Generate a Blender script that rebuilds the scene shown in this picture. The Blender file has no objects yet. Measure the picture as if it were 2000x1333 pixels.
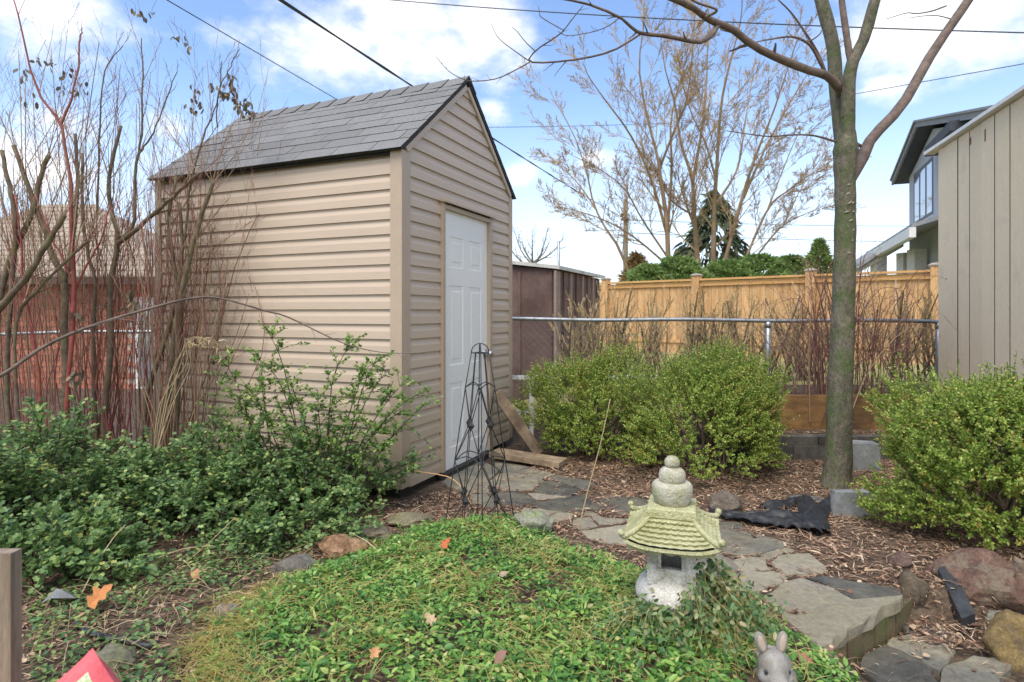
import bpy, math, random
import numpy as np
from mathutils import Matrix, Vector, noise as mnoise

C = bpy.context.scene
COL = C.collection
rng = np.random.default_rng(7)
random.seed(7)
PI = math.pi
# ------------------------------------------------------------------ camera
F_PX, CX, HY, CAMZ = 1180.0, 1000.0, 612.0, 1.25
cam_data = bpy.data.cameras.new("camera")
cam = bpy.data.objects.new("camera", cam_data)
COL.objects.link(cam)
cam.location = (0, 0, CAMZ)
cam.rotation_euler = (math.radians(90), 0, 0)
cam_data.sensor_width = 36.0
cam_data.lens = F_PX / 2000 * 36.0
cam_data.shift_y = (HY - 666.5) / 2000.0
cam_data.clip_start = 0.05
cam_data.clip_end = 2000
cam_data.dof.use_dof = True
cam_data.dof.focus_distance = 3.4
cam_data.dof.aperture_fstop = 4.5
C.camera = cam
# ------------------------------------------------------------------ world, sun, exposure
SUN_EL, SUN_ROT = math.radians(60), math.radians(208)
world = bpy.data.worlds.new("World")
C.world = world
world.use_nodes = True
wt = world.node_tree
wt.nodes.clear()
def wn(t, **k):
    n = wt.nodes.new(t)
    for a, b in k.items(): setattr(n, a, b)
    return n
def wmath(op, a, b=None, clamp=False):
    n = wn('ShaderNodeMath', operation=op); n.use_clamp = clamp
    for i, v in enumerate((a, b)):
        if v is None: continue
        if isinstance(v, (int, float)): n.inputs[i].default_value = v
        else: wt.links.new(v, n.inputs[i])
    return n.outputs[0]
sky = wn('ShaderNodeTexSky', sky_type='NISHITA', sun_disc=False)
sky.sun_elevation = SUN_EL; sky.sun_rotation = SUN_ROT
sky.air_density = 1.0; sky.dust_density = 0.6; sky.ozone_density = 1.6
tc = wn('ShaderNodeTexCoord')
mapn = wn('ShaderNodeMapping'); mapn.inputs['Scale'].default_value = (1, 1, 1.7)
wt.links.new(tc.outputs['Generated'], mapn.inputs['Vector'])
nz = wn('ShaderNodeTexNoise'); nz.inputs['Scale'].default_value = 3.2; nz.inputs['Detail'].default_value = 9; nz.inputs['Roughness'].default_value = .62
wt.links.new(mapn.outputs[0], nz.inputs['Vector'])
nz2 = wn('ShaderNodeTexNoise'); nz2.inputs['Scale'].default_value = 9.0; nz2.inputs['Detail'].default_value = 8; nz2.inputs['Roughness'].default_value = .6
wt.links.new(mapn.outputs[0], nz2.inputs['Vector'])
# cumulus banks: direction on the sky (as seen in the photograph), radius, weight
CLOUDS = [(650,95,.17,.95),(800,70,.17,1.0),(560,150,.09,.7),(960,40,.15,1.0),(1010,110,.09,.8),(985,160,.07,.6),(60,30,.16,.9),(150,115,.07,.55),
          (960,215,.045,.75),(1015,345,.05,.8),(1180,305,.05,.7),(320,240,.07,.75),(150,240,.08,.7),(60,330,.1,.7),(330,310,.07,.6),
          (1760,50,.15,.9),(1880,20,.14,.8),(1960,70,.12,.6),(1720,170,.065,.7),(1410,180,.1,.55),(1540,270,.08,.5),(1050,425,.1,.5),(1720,410,.1,.5),(1240,70,.05,.5)]
acc = None
for (px, py, r, w) in CLOUDS:
    d = Vector(((px-CX)/F_PX, 1, (HY-py)/F_PX)).normalized()
    vd = wn('ShaderNodeVectorMath', operation='DISTANCE')
    wt.links.new(mapn.outputs[0], vd.inputs[0])
    vd.inputs[1].default_value = (d.x, d.y, d.z*1.7)
    q = wmath('DIVIDE', vd.outputs['Value'], r)
    q = wmath('SUBTRACT', 1.25, q, True)
    q = wmath('MULTIPLY', q, w)
    acc = q if acc is None else wmath('MAXIMUM', acc, q)
# fair-weather cloud cover over the rest of the sky
sepd = wn('ShaderNodeSeparateXYZ'); wt.links.new(tc.outputs['Generated'], sepd.inputs[0])
behind = wmath('MULTIPLY', wmath('SUBTRACT', 0.62, sepd.outputs['Y'], True), 0.9)
acc = wmath('MAXIMUM', acc, behind)
s_ = wmath('ADD', wmath('MULTIPLY', acc, .62), wmath('MULTIPLY', wmath('SUBTRACT', nz.outputs['Fac'], .5), 1.5))
s_ = wmath('ADD', s_, wmath('MULTIPLY', wmath('SUBTRACT', nz2.outputs['Fac'], .5), .55))
mr = wn('ShaderNodeMapRange', interpolation_type='SMOOTHSTEP')
mr.inputs['From Min'].default_value = .25; mr.inputs['From Max'].default_value = .68
wt.links.new(s_, mr.inputs['Value'])
cmask = wmath('MULTIPLY', mr.outputs[0], .93)
# thin milky air low over the horizon
lowm = wn('ShaderNodeMapRange', interpolation_type='SMOOTHSTEP')
lowm.inputs['From Min'].default_value = .36; lowm.inputs['From Max'].default_value = .06
wt.links.new(sepd.outputs['Z'], lowm.inputs['Value'])
lowf = wmath('MULTIPLY', lowm.outputs[0], .55)
ccol = wn('ShaderNodeMixRGB')
ccol.inputs[1].default_value = (4.7, 4.75, 4.95, 1); ccol.inputs[2].default_value = (5.7, 5.65, 5.6, 1)
cs = wn('ShaderNodeMapRange'); cs.inputs['From Min'].default_value = .3; cs.inputs['From Max'].default_value = .75
wt.links.new(s_, cs.inputs['Value']); wt.links.new(cs.outputs[0], ccol.inputs[0])
skym = wn('ShaderNodeMixRGB', blend_type='MULTIPLY'); skym.inputs[0].default_value = 1
skym.inputs[2].default_value = (.98, 1.02, 1.10, 1)
wt.links.new(sky.outputs[0], skym.inputs[1])
mixl = wn('ShaderNodeMixRGB'); mixl.inputs[2].default_value = (4.5, 4.8, 5.3, 1)
wt.links.new(lowf, mixl.inputs[0]); wt.links.new(skym.outputs[0], mixl.inputs[1])
mixc = wn('ShaderNodeMixRGB')
wt.links.new(cmask, mixc.inputs[0]); wt.links.new(mixl.outputs[0], mixc.inputs[1]); wt.links.new(ccol.outputs[0], mixc.inputs[2])
bg = wn('ShaderNodeBackground'); bg.inputs['Strength'].default_value = 0.109
out = wn('ShaderNodeOutputWorld')
wt.links.new(mixc.outputs[0], bg.inputs['Color']); wt.links.new(bg.outputs[0], out.inputs['Surface'])

sun_d = bpy.data.lights.new("sun", 'SUN')
sun_d.energy = 1.5; sun_d.angle = math.radians(35); sun_d.color = (1, .93, .82)
sun = bpy.data.objects.new("sun", sun_d); COL.objects.link(sun)
az = SUN_ROT  # clockwise from +Y
sd = Vector((math.sin(az)*math.cos(SUN_EL), math.cos(az)*math.cos(SUN_EL), math.sin(SUN_EL)))
sun.rotation_euler = sd.to_track_quat('Z', 'Y').to_euler()
sun.location = sd*30
C.view_settings.view_transform = 'Standard'
C.view_settings.look = 'None'
C.view_settings.gamma = 1
C.view_settings.use_curve_mapping = False
C.view_settings.exposure = 1.25
C.cycles.max_bounces = 6
C.cycles.transparent_max_bounces = 8

# ------------------------------------------------------------------ helpers
def P(px, py, Y):
    return np.array(((px-CX)/F_PX*Y, Y, CAMZ+(HY-py)/F_PX*Y))
def G(px, py, z=0.0):
    Y = F_PX*(CAMZ-z)/(py-HY)
    return np.array(((px-CX)/F_PX*Y, Y, z))
def sst(x, a, b):
    t = np.clip((np.asarray(x, float)-a)/(b-a), 0, 1)
    return t*t*(3-2*t)
def norm(v):
    v = np.asarray(v, float)
    return v/np.maximum(np.linalg.norm(v, axis=-1, keepdims=True), 1e-9)

class MB:
    """collects vertices and faces for one mesh"""
    def __init__(s): s.V = []; s.F = []; s.M = []; s.n = 0
    def add(s, v, f, m=0):
        v = np.asarray(v, float).reshape(-1, 3)
        s.V.append(v)
        if isinstance(f, np.ndarray): f = [f]
        else:
            by = {}
            for q in f: by.setdefault(len(q), []).append(q)
            f = [np.array(q) for q in by.values()]
        for q in f:
            s.F.append(q+s.n); s.M.append(m)
        s.n += len(v)
        return s
    def box(s, c, size, rz=0, m=0, axes=None):
        hx, hy, hz = np.array(size)/2
        v = np.array([(x, y, z) for x in (-hx, hx) for y in (-hy, hy) for z in (-hz, hz)])
        if axes is not None: v = v@np.array(axes)
        elif rz:
            c_, s_ = math.cos(rz), math.sin(rz)
            v = v@np.array([[c_, s_, 0], [-s_, c_, 0], [0, 0, 1]])
        return s.add(v+np.array(c), [(0,1,3,2),(4,6,7,5),(0,4,5,1),(2,3,7,6),(0,2,6,4),(1,5,7,3)], m)
    def beam(s, a, b, w, h, up=(0,0,1), m=0):
        a, b = np.array(a, float), np.array(b, float)
        d = norm(b-a); side = norm(np.cross(d, up)); u = np.cross(side, d)
        return s.box((a+b)/2, (np.linalg.norm(b-a), w, h), m=m, axes=[d, side, u])
    def prism(s, poly, vec, m=0):
        p = np.asarray(poly, float); n = len(p); q = p+np.asarray(vec, float)
        f = [tuple(range(n))[::-1], tuple(range(n, 2*n))]+[(i, (i+1) % n, n+(i+1) % n, n+i) for i in range(n)]
        return s.add(np.vstack([p, q]), f, m)
    def tubes(s, Pt, R, n=5, m=0, cap=True):
        Pt = np.asarray(Pt, float); R = np.asarray(R, float)
        if Pt.ndim == 2: Pt = Pt[None]; R = R[None]
        if cap:
            Pt = np.concatenate([Pt, Pt[:, -1:]+norm(Pt[:, -1:]-Pt[:, -2:-1])*R[:, -1:, None]*.3], 1); R = np.concatenate([R, R[:, -1:]*.02+1e-5], 1)
        N, K, _ = Pt.shape
        T = np.empty_like(Pt); T[:, 1:-1] = Pt[:, 2:]-Pt[:, :-2]; T[:, 0] = Pt[:, 1]-Pt[:, 0]; T[:, -1] = Pt[:, -1]-Pt[:, -2]
        T = norm(T)
        ov = norm(Pt[:, -1]-Pt[:, 0]); ref = np.where((np.abs(ov[:, 2:3]) > .75), np.array([[1., .13, 0]]), np.array([[.1, .05, 1.]]))[:, None, :]
        U = norm(np.cross(T, ref)); W = np.cross(T, U)
        a = np.arange(n)/n*2*PI
        V = Pt[:, :, None, :]+R[:, :, None, None]*(np.cos(a)[None, None, :, None]*U[:, :, None, :]+np.sin(a)[None, None, :, None]*W[:, :, None, :])
        i = np.arange(N)[:, None, None]*K*n; k = np.arange(K-1)[None, :, None]*n; j = np.arange(n)[None, None, :]; j2 = (j+1) % n
        f = np.stack([i+k+j, i+k+j2, i+k+n+j2, i+k+n+j], -1).reshape(-1, 4)
        return s.add(V.reshape(-1, 3), f, m)
    def lathe(s, prof, c=(0,0,0), n=24, m=0, ax=None):
        prof = np.array(prof, float); a = np.arange(n)/n*2*PI
        V = np.stack([prof[:, None, 0]*np.cos(a), prof[:, None, 0]*np.sin(a), np.repeat(prof[:, 1:2], n, 1)], -1).reshape(-1, 3)
        if ax is not None: V = V@np.array(ax)
        K = len(prof)
        f = [(k*n+j, k*n+(j+1) % n, (k+1)*n+(j+1) % n, (k+1)*n+j) for k in range(K-1) for j in range(n)]
        f.append(tuple(range(n))[::-1]); f.append(tuple((K-1)*n+j for j in range(n)))
        return s.add(V+np.array(c), f, m)
    def leaves(s, pos, d, nor, L, W, tmpl, m=0):
        tv, tf = tmpl
        d = norm(d); side = norm(np.cross(d, nor)); nn = np.cross(side, d)
        L = np.broadcast_to(np.asarray(L, float), (len(pos),)); W = np.broadcast_to(np.asarray(W, float), (len(pos),))
        V = pos[:, None, :]+tv[None, :, 0:1]*d[:, None]*L[:, None, None]+tv[None, :, 1:2]*side[:, None]*W[:, None, None]+tv[None, :, 2:3]*nn[:, None]*L[:, None, None]
        N, k = len(pos), len(tv)
        fs = [(np.arange(N)[:, None, None]*k+np.array(q)[None]).reshape(-1, np.array(q).shape[1]) for q in tf]
        return s.add(V.reshape(-1, 3), fs if len(fs) > 1 else fs[0], m) if len(fs) == 1 else s._addl(V.reshape(-1, 3), fs, m)
    def _addl(s, v, fs, m):
        s.V.append(v)
        for q in fs: s.F.append(q+s.n); s.M.append(m)
        s.n += len(v); return s
    def mesh(s, name, mats, smooth=False):
        V = np.vstack(s.V); me = bpy.data.meshes.new(name)
        loops = np.concatenate([q.ravel() for q in s.F]); tot = np.concatenate([np.full(len(q), q.shape[1]) for q in s.F])
        st = np.concatenate([[0], np.cumsum(tot)[:-1]])
        me.vertices.add(len(V)); me.vertices.foreach_set('co', V.ravel().astype(np.float32))
        me.loops.add(len(loops)); me.loops.foreach_set('vertex_index', loops.astype(np.int32))
        me.polygons.add(len(tot)); me.polygons.foreach_set('loop_start', st.astype(np.int32))
        me.polygons.foreach_set('material_index', np.concatenate([np.full(len(q), mm) for q, mm in zip(s.F, s.M)]).astype(np.int32))
        me.polygons.foreach_set('use_smooth', np.full(len(tot), bool(smooth)))
        me.update(calc_edges=True); me.validate()
        for mm in (mats if isinstance(mats, (list, tuple)) else [mats]): me.materials.append(mm)
        return me

ROOTLOC = {}
def link(name, me, parent=None):
    o = bpy.data.objects.new(name, me); COL.objects.link(o)
    if parent is not None:
        o.parent = parent
        if parent.name in ROOTLOC: o.matrix_parent_inverse = Matrix.Translation(-Vector(ROOTLOC[parent.name]))
    return o
def obj(name, mb, mats, parent=None, smooth=False, kind=None):
    o = link(name, mb.mesh(name, mats, smooth), parent)
    if kind: o['kind'] = kind
    return o
def tag(o, label, cat, group=None):
    o['label'] = label; o['category'] = cat
    if group: o['group'] = group
    return o
def thing(name, label, cat, loc, group=None):
    o = bpy.data.objects.new(name, None); COL.objects.link(o)
    o.location = tuple(float(q) for q in loc); o.empty_display_size = .1
    ROOTLOC[o.name] = tuple(float(q) for q in loc)
    return tag(o, label, cat, group)

# ------------------------------------------------------------------ materials
MATS = {}
def newmat(name):
    m = bpy.data.materials.new(name); m.use_nodes = True; nt = m.node_tree
    b = nt.nodes['Principled BSDF']; return m, nt, b
def c4(c): return (c[0], c[1], c[2], 1)
def surf(name, c1, c2=None, rough=.7, scale=8, detail=6, bump=.0, bscale=None, stretch=(1,1,1), c3=None, s3=2.0, t3=.55, metal=0, island=0, spec=.5, w3=.12, ramp=(.35,.65), fine=.14):
    """two-colour noise with optional third-colour patches, bump and per-piece variation"""
    m, nt, b = newmat(name); L = nt.links.new
    tcn = nt.nodes.new('ShaderNodeTexCoord'); mp = nt.nodes.new('ShaderNodeMapping'); mp.inputs['Scale'].default_value = stretch
    geo = nt.nodes.new('ShaderNodeNewGeometry')
    L(geo.outputs['Position'], mp.inputs['Vector'])
    n = nt.nodes.new('ShaderNodeTexNoise'); n.inputs['Scale'].default_value = scale; n.inputs['Detail'].default_value = detail; n.inputs['Roughness'].default_value = .65
    L(mp.outputs[0], n.inputs['Vector'])
    r = nt.nodes.new('ShaderNodeValToRGB'); r.color_ramp.elements[0].position, r.color_ramp.elements[1].position = ramp
    r.color_ramp.elements[0].color = c4(c1); r.color_ramp.elements[1].color = c4(c2 or c1)
    L(n.outputs['Fac'], r.inputs[0]); col = r.outputs[0]
    if c3 is not None:
        n3 = nt.nodes.new('ShaderNodeTexNoise'); n3.inputs['Scale'].default_value = s3; n3.inputs['Detail'].default_value = 5; n3.inputs['Roughness'].default_value = .7
        L(geo.outputs['Position'], n3.inputs['Vector'])
        m3 = nt.nodes.new('ShaderNodeMapRange'); m3.inputs['From Min'].default_value = t3-w3; m3.inputs['From Max'].default_value = t3+w3
        L(n3.outputs['Fac'], m3.inputs['Value'])
        x = nt.nodes.new('ShaderNodeMixRGB'); L(m3.outputs[0], x.inputs[0]); L(col, x.inputs[1]); x.inputs[2].default_value = c4(c3); col = x.outputs[0]
    if fine:
        nf = nt.nodes.new('ShaderNodeTexNoise'); nf.inputs['Scale'].default_value = scale*7; nf.inputs['Detail'].default_value = 8; nf.inputs['Roughness'].default_value = .75
        L(mp.outputs[0], nf.inputs['Vector'])
        mf = nt.nodes.new('ShaderNodeMapRange'); mf.inputs['From Min'].default_value = .3; mf.inputs['From Max'].default_value = .7; mf.inputs['To Min'].default_value = 1-fine*1.6; mf.inputs['To Max'].default_value = 1+fine
        L(nf.outputs['Fac'], mf.inputs['Value'])
        hf = nt.nodes.new('ShaderNodeHueSaturation'); L(mf.outputs[0], hf.inputs['Value']); L(col, hf.inputs['Color']); col = hf.outputs[0]
    if island:
        oi = nt.nodes.new('ShaderNodeObjectInfo'); h = nt.nodes.new('ShaderNodeHueSaturation')
        mm = nt.nodes.new('ShaderNodeMapRange'); mm.inputs['To Min'].default_value = 1-island; mm.inputs['To Max'].default_value = 1+island
        L(oi.outputs['Random'], mm.inputs['Value']); L(mm.outputs[0], h.inputs['Value']); L(col, h.inputs['Color']); col = h.outputs[0]
    L(col, b.inputs['Base Color']); b.inputs['Roughness'].default_value = rough; b.inputs['Metallic'].default_value = metal
    b.inputs['Specular IOR Level'].default_value = spec
    if bump:
        nb = nt.nodes.new('ShaderNodeTexNoise'); nb.inputs['Scale'].default_value = bscale or scale*3; nb.inputs['Detail'].default_value = 6
        L(mp.outputs[0], nb.inputs['Vector'])
        bp = nt.nodes.new('ShaderNodeBump'); bp.inputs['Strength'].default_value = 1; bp.inputs['Distance'].default_value = bump
        L(nb.outputs['Fac'], bp.inputs['Height']); L(bp.outputs[0], b.inputs['Normal'])
    return m
def leafmat(name, cols, rough=.5, trans=.25, spec=.4, patch=None):
    """colour per leaf from a ramp, thin and slightly translucent"""
    m, nt, b = newmat(name); L = nt.links.new
    geo = nt.nodes.new('ShaderNodeNewGeometry'); r = nt.nodes.new('ShaderNodeValToRGB'); cr = r.color_ramp
    cr.interpolation = 'LINEAR'
    k = len(cols)
    while len(cr.elements) < k: cr.elements.new(.5)
    for i, (pos, c) in enumerate(cols): cr.elements[i].position = pos; cr.elements[i].color = c4(c)
    src = geo.outputs['Random Per Island']
    if patch:
        n = nt.nodes.new('ShaderNodeTexNoise'); n.inputs['Scale'].default_value = patch[0]; n.inputs['Detail'].default_value = 3
        L(geo.outputs['Position'], n.inputs['Vector'])
        a = nt.nodes.new('ShaderNodeMath'); a.operation = 'MULTIPLY_ADD'; a.inputs[1].default_value = patch[1]; a.inputs[2].default_value = -.5*patch[1]
        L(n.outputs['Fac'], a.inputs[0])
        a2 = nt.nodes.new('ShaderNodeMath'); a2.operation = 'ADD'; a2.use_clamp = True; L(a.outputs[0], a2.inputs[0]); L(src, a2.inputs[1]); src = a2.outputs[0]
    L(src, r.inputs[0]); L(r.outputs[0], b.inputs['Base Color']); b.inputs['Roughness'].default_value = rough; b.inputs['Specular IOR Level'].default_value = spec
    if trans:
        t = nt.nodes.new('ShaderNodeBsdfTranslucent'); L(r.outputs[0], t.inputs['Color'])
        mx = nt.nodes.new('ShaderNodeMixShader'); mx.inputs[0].default_value = trans
        o = nt.nodes['Material Output']; L(b.outputs[0], mx.inputs[1]); L(t.outputs[0], mx.inputs[2]); L(mx.outputs[0], o.inputs['Surface'])
    return m
M_vinyl = surf('tan_vinyl', (.50,.40,.31), (.53,.425,.33), rough=.42, scale=3, bump=.0006, bscale=30, stretch=(.4,.4,6), c3=(.45,.37,.265), s3=1.6, t3=.68, w3=.1, fine=.03)
def splash(m, col, z0, z1, amt):
    nt = m.node_tree; L = nt.links.new; b = nt.nodes['Principled BSDF']; src = b.inputs['Base Color'].links[0].from_socket
    geo = nt.nodes.new('ShaderNodeNewGeometry'); sp = nt.nodes.new('ShaderNodeSeparateXYZ'); L(geo.outputs['Position'], sp.inputs[0])
    mr_ = nt.nodes.new('ShaderNodeMapRange'); mr_.inputs['From Min'].default_value = z1; mr_.inputs['From Max'].default_value = z0; mr_.inputs['To Max'].default_value = amt; L(sp.outputs['Z'], mr_.inputs['Value'])
    n = nt.nodes.new('ShaderNodeTexNoise'); n.inputs['Scale'].default_value = 9; n.inputs['Detail'].default_value = 8; n.inputs['Roughness'].default_value = .75; L(geo.outputs['Position'], n.inputs['Vector'])
    mu = nt.nodes.new('ShaderNodeMath'); mu.operation = 'MULTIPLY'; L(mr_.outputs[0], mu.inputs[0]); L(n.outputs['Fac'], mu.inputs[1])
    x = nt.nodes.new('ShaderNodeMixRGB'); L(mu.outputs[0], x.inputs[0]); L(src, x.inputs[1]); x.inputs[2].default_value = c4(col); L(x.outputs[0], b.inputs['Base Color'])
splash(M_vinyl, (.25,.22,.13), .05, .8, .8)
M_trim = surf('tan_trim', (.43,.335,.25), (.46,.36,.275), rough=.4, scale=4, fine=.03)
splash(M_trim, (.25,.22,.13), .05, .6, .7)
M_shingle = surf('grey_shingle', (.125,.125,.127), (.275,.275,.277), rough=.95, scale=160, detail=3, bump=.002, bscale=220, island=.10, spec=.2)
M_shedge = surf('shingle_edge', (.03,.03,.032), (.06,.06,.062), rough=.9, scale=30)
M_door = surf('white_door_paint', (.82,.82,.80), (.85,.85,.83), rough=.38, scale=3, fine=.03)
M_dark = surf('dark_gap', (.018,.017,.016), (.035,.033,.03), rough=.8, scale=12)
M_steel = surf('brushed_steel', (.55,.55,.56), (.68,.68,.69), rough=.28, scale=20, metal=1)
M_galv = surf('galvanised_pipe', (.30,.325,.345), (.46,.48,.50), rough=.42, scale=14, metal=.75, c3=(.12,.13,.12), s3=9, t3=.66, bump=.001, bscale=40)
M_wire = surf('galvanised_wire', (.20,.21,.215), (.30,.31,.32), rough=.55, scale=20, metal=.5)
M_iron = surf('black_iron', (.012,.013,.016), (.03,.032,.036), rough=.42, scale=40, spec=.5)
M_cedar = surf('cedar_boards', (.50,.28,.12), (.70,.44,.21), rough=.75, scale=6, stretch=(3,3,.35), island=.12, bump=.002, bscale=30, c3=(.30,.16,.07), s3=1.4, t3=.68)
M_cedartop = surf('cedar_rail', (.58,.31,.11), (.68,.40,.16), rough=.7, scale=6, stretch=(.5,.5,4))
M_capgrey = surf('post_cap_grey', (.30,.27,.23), (.4,.36,.3), rough=.8, scale=20)
M_wood = surf('weathered_lumber', (.22,.155,.10), (.40,.30,.20), rough=.85, scale=7, stretch=(1.5,1.5,1.5), bump=.002, bscale=60, c3=(.14,.10,.065), s3=5)
M_oldwood = surf('grey_weathered_wood', (.17,.13,.09), (.32,.25,.18), rough=.85, scale=10, stretch=(5,5,.5), bump=.002, bscale=40)
M_wetboard = surf('brown_retaining_board', (.20,.105,.035), (.36,.20,.075), rough=.8, scale=5, stretch=(.7,1,4), bump=.003, bscale=20, c3=(.1,.06,.03), s3=3)
M_beige = surf('beige_paint', (.76,.625,.43), (.80,.665,.47), rough=.75, scale=9, stretch=(5,5,.6), bump=.0025, bscale=22, island=.045, c3=(.60,.51,.38), s3=3, t3=.68)
M_white = surf('white_paint', (.74,.74,.73), (.82,.82,.81), rough=.5, scale=10, c3=(.5,.49,.46), s3=6, t3=.7)
M_rust = surf('rust_spot', (.20,.07,.03), (.30,.12,.05), rough=.9, scale=30)
M_brownmetal = surf('brown_sheet_metal', (.125,.078,.068), (.19,.125,.108), rough=.6, scale=2.5, c3=(.09,.05,.042), s3=1.7, t3=.56, bump=.003, bscale=5)
M_brownlight = surf('brown_metal_trim', (.26,.19,.165), (.33,.245,.215), rough=.6, scale=6)
M_fascia = surf('grey_white_metal', (.50,.50,.47), (.66,.66,.62), rough=.6, scale=7, c3=(.3,.28,.22), s3=4, t3=.63)
M_bark = surf('smooth_tree_bark', (.085,.074,.053), (.20,.175,.13), rough=.85, scale=11, stretch=(2.2,2.2,1.0), bump=.010, bscale=30, c3=(.085,.115,.04), s3=7, t3=.53, w3=.09, fine=.35)
M_limb = surf('brown_limb_bark', (.095,.068,.055), (.20,.145,.115), rough=.8, scale=14, bump=.003, bscale=40)
M_lent = surf('pale_bark_scar', (.24,.22,.17), (.33,.3,.24), rough=.9, scale=40)
M_bgbark = surf('far_tree_bark', (.24,.155,.09), (.40,.28,.175), rough=.9, scale=2.5, c3=(.16,.15,.06), s3=1.2, t3=.62)
M_bgtwig = surf('far_tree_twigs', (.32,.22,.12), (.48,.35,.19), rough=.9, scale=2)
M_grbark = surf('grey_bark', (.13,.11,.09), (.22,.19,.155), rough=.9, scale=10)
M_lilac = surf('olive_brown_bark', (.085,.062,.042), (.20,.15,.10), rough=.9, scale=18, bump=.003, bscale=60, c3=(.16,.165,.06), s3=7, t3=.62)
M_dkstem = surf('dark_stem', (.035,.028,.022), (.08,.06,.045), rough=.85, scale=18)
M_redstem = surf('red_dogwood_bark', (.20,.028,.03), (.33,.07,.06), rough=.5, scale=14, c3=(.26,.12,.05), s3=5, t3=.58)
M_twig = leafmat('thin_brown_twigs', [(0,(.12,.075,.05)),(.5,(.22,.14,.09)),(.8,(.30,.21,.13)),(1,(.2,.05,.045))], trans=0, rough=.8)
M_redtwig = leafmat('thin_red_twigs', [(0,(.16,.05,.04)),(.5,(.28,.065,.06)),(1,(.24,.14,.08))], trans=0, rough=.6)
M_purptwig = leafmat('reddish_bramble', [(0,(.095,.045,.04)),(.5,(.2,.095,.08)),(.8,(.26,.15,.105)),(1,(.34,.24,.14))], trans=0, rough=.7)
M_hedgestem = leafmat('bare_hedge_stems', [(0,(.08,.06,.03)),(.5,(.20,.155,.08)),(1,(.32,.25,.13))], trans=0, rough=.85)
M_hedgetwig = leafmat('straw_hedge_twigs', [(0,(.30,.21,.10)),(.6,(.50,.37,.19)),(1,(.64,.50,.29))], trans=0, rough=.8)
M_deadleaf = leafmat('dry_hanging_leaves', [(0,(.09,.075,.055)),(.6,(.20,.165,.115)),(1,(.32,.25,.16))], rough=.8)
M_straw = leafmat('dry_straw', [(0,(.42,.31,.16)),(.6,(.60,.48,.28)),(1,(.70,.60,.40))], rough=.7)
M_box = leafmat('boxwood_leaves', [(0,(.11,.22,.035)),(.3,(.24,.38,.06)),(.62,(.41,.53,.10)),(.88,(.56,.62,.19)),(.96,(.58,.52,.13)),(1,(.55,.31,.08))], rough=.42, trans=.42, spec=.4, patch=(6,.6))
M_shrub = leafmat('dark_shrub_leaves', [(0,(.065,.14,.05)),(.4,(.14,.25,.085)),(.75,(.24,.37,.125)),(.95,(.37,.49,.16)),(1,(.48,.50,.16))], rough=.38, trans=.38, spec=.45, patch=(3.5,.5))
M_vinca = leafmat('periwinkle_leaves', [(0,(.05,.14,.035)),(.35,(.12,.28,.06)),(.7,(.22,.41,.08)),(.92,(.36,.52,.12)),(1,(.52,.54,.2))], rough=.36, trans=.35, spec=.45, patch=(5,.8))
M_fadedvine = leafmat('faded_vine_leaves', [(0,(.05,.12,.04)),(.5,(.12,.21,.075)),(.8,(.24,.30,.13)),(1,(.42,.36,.2))], rough=.5, trans=.2)
M_grass = leafmat('yellow_grass', [(0,(.44,.39,.12)),(.5,(.66,.55,.21)),(.8,(.74,.63,.33)),(1,(.38,.50,.12))], rough=.6, trans=.45)
M_litter = leafmat('leaf_litter', [(0,(.10,.052,.034)),(.35,(.24,.135,.088)),(.65,(.38,.245,.16)),(.88,(.50,.36,.235)),(1,(.62,.50,.36))], rough=.85, trans=.05)
M_conifer = leafmat('cedar_foliage', [(0,(.09,.17,.05)),(.5,(.20,.31,.085)),(1,(.34,.43,.15))], rough=.6, trans=.25, patch=(1.0,.5))
M_spruce = leafmat('spruce_needles', [(0,(.035,.055,.03)),(.6,(.09,.12,.06)),(1,(.2,.2,.1))], rough=.6, trans=.1)
M_browntree = leafmat('brown_seed_foliage', [(0,(.2,.13,.05)),(1,(.4,.29,.13))], rough=.8)
M_soil = surf('mulch_soil', (.045,.034,.026), (.155,.11,.078), rough=.95, scale=26, bump=.02, bscale=40, c3=(.16,.12,.085), s3=3.5, t3=.62, spec=.15)
M_lawn = surf('faded_lawn', (.24,.235,.085), (.42,.38,.17), rough=.9, scale=8, bump=.02, bscale=60, spec=.1)
M_flagA = surf('slate_olive', (.16,.14,.095), (.31,.275,.19), rough=.62, scale=5, bump=.004, bscale=18, c3=(.115,.12,.115), s3=2.6, t3=.52, island=.14, spec=.45, fine=.22, w3=.16)
M_flagB = surf('slate_dark', (.06,.058,.052), (.135,.128,.108), rough=.5, scale=6, bump=.004, bscale=18, c3=(.16,.145,.10), s3=3, t3=.6, island=.16, spec=.5, fine=.22, w3=.16)
M_flagC = surf('slate_grey', (.25,.225,.175), (.39,.35,.27), rough=.65, scale=6, bump=.004, bscale=18, c3=(.23,.205,.13), s3=3, t3=.52, island=.1, fine=.22, w3=.16)
M_brickE = surf('mossy_edging_brick', (.12,.085,.05), (.25,.175,.105), rough=.9, scale=12, bump=.004, bscale=30, c3=(.10,.105,.035), s3=6, t3=.5, island=.22)
M_block = surf('wet_concrete_block', (.055,.052,.048), (.13,.12,.105), rough=.8, scale=12, bump=.003, island=.15)
M_cblock = surf('grey_stone_block', (.20,.215,.22), (.33,.345,.35), rough=.8, scale=7, bump=.003, c3=(.12,.125,.12), s3=4)
M_cast = surf('cast_stone', (.44,.415,.33), (.60,.575,.48), rough=.9, scale=30, bump=.006, bscale=110, c3=(.33,.33,.19), s3=11, t3=.54, fine=.3)
M_castmoss = surf('mossy_cast_stone', (.46,.45,.24), (.58,.57,.36), rough=.9, scale=26, bump=.007, bscale=110, c3=(.33,.33,.14), s3=13, t3=.54, w3=.08, fine=.35)
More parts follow.
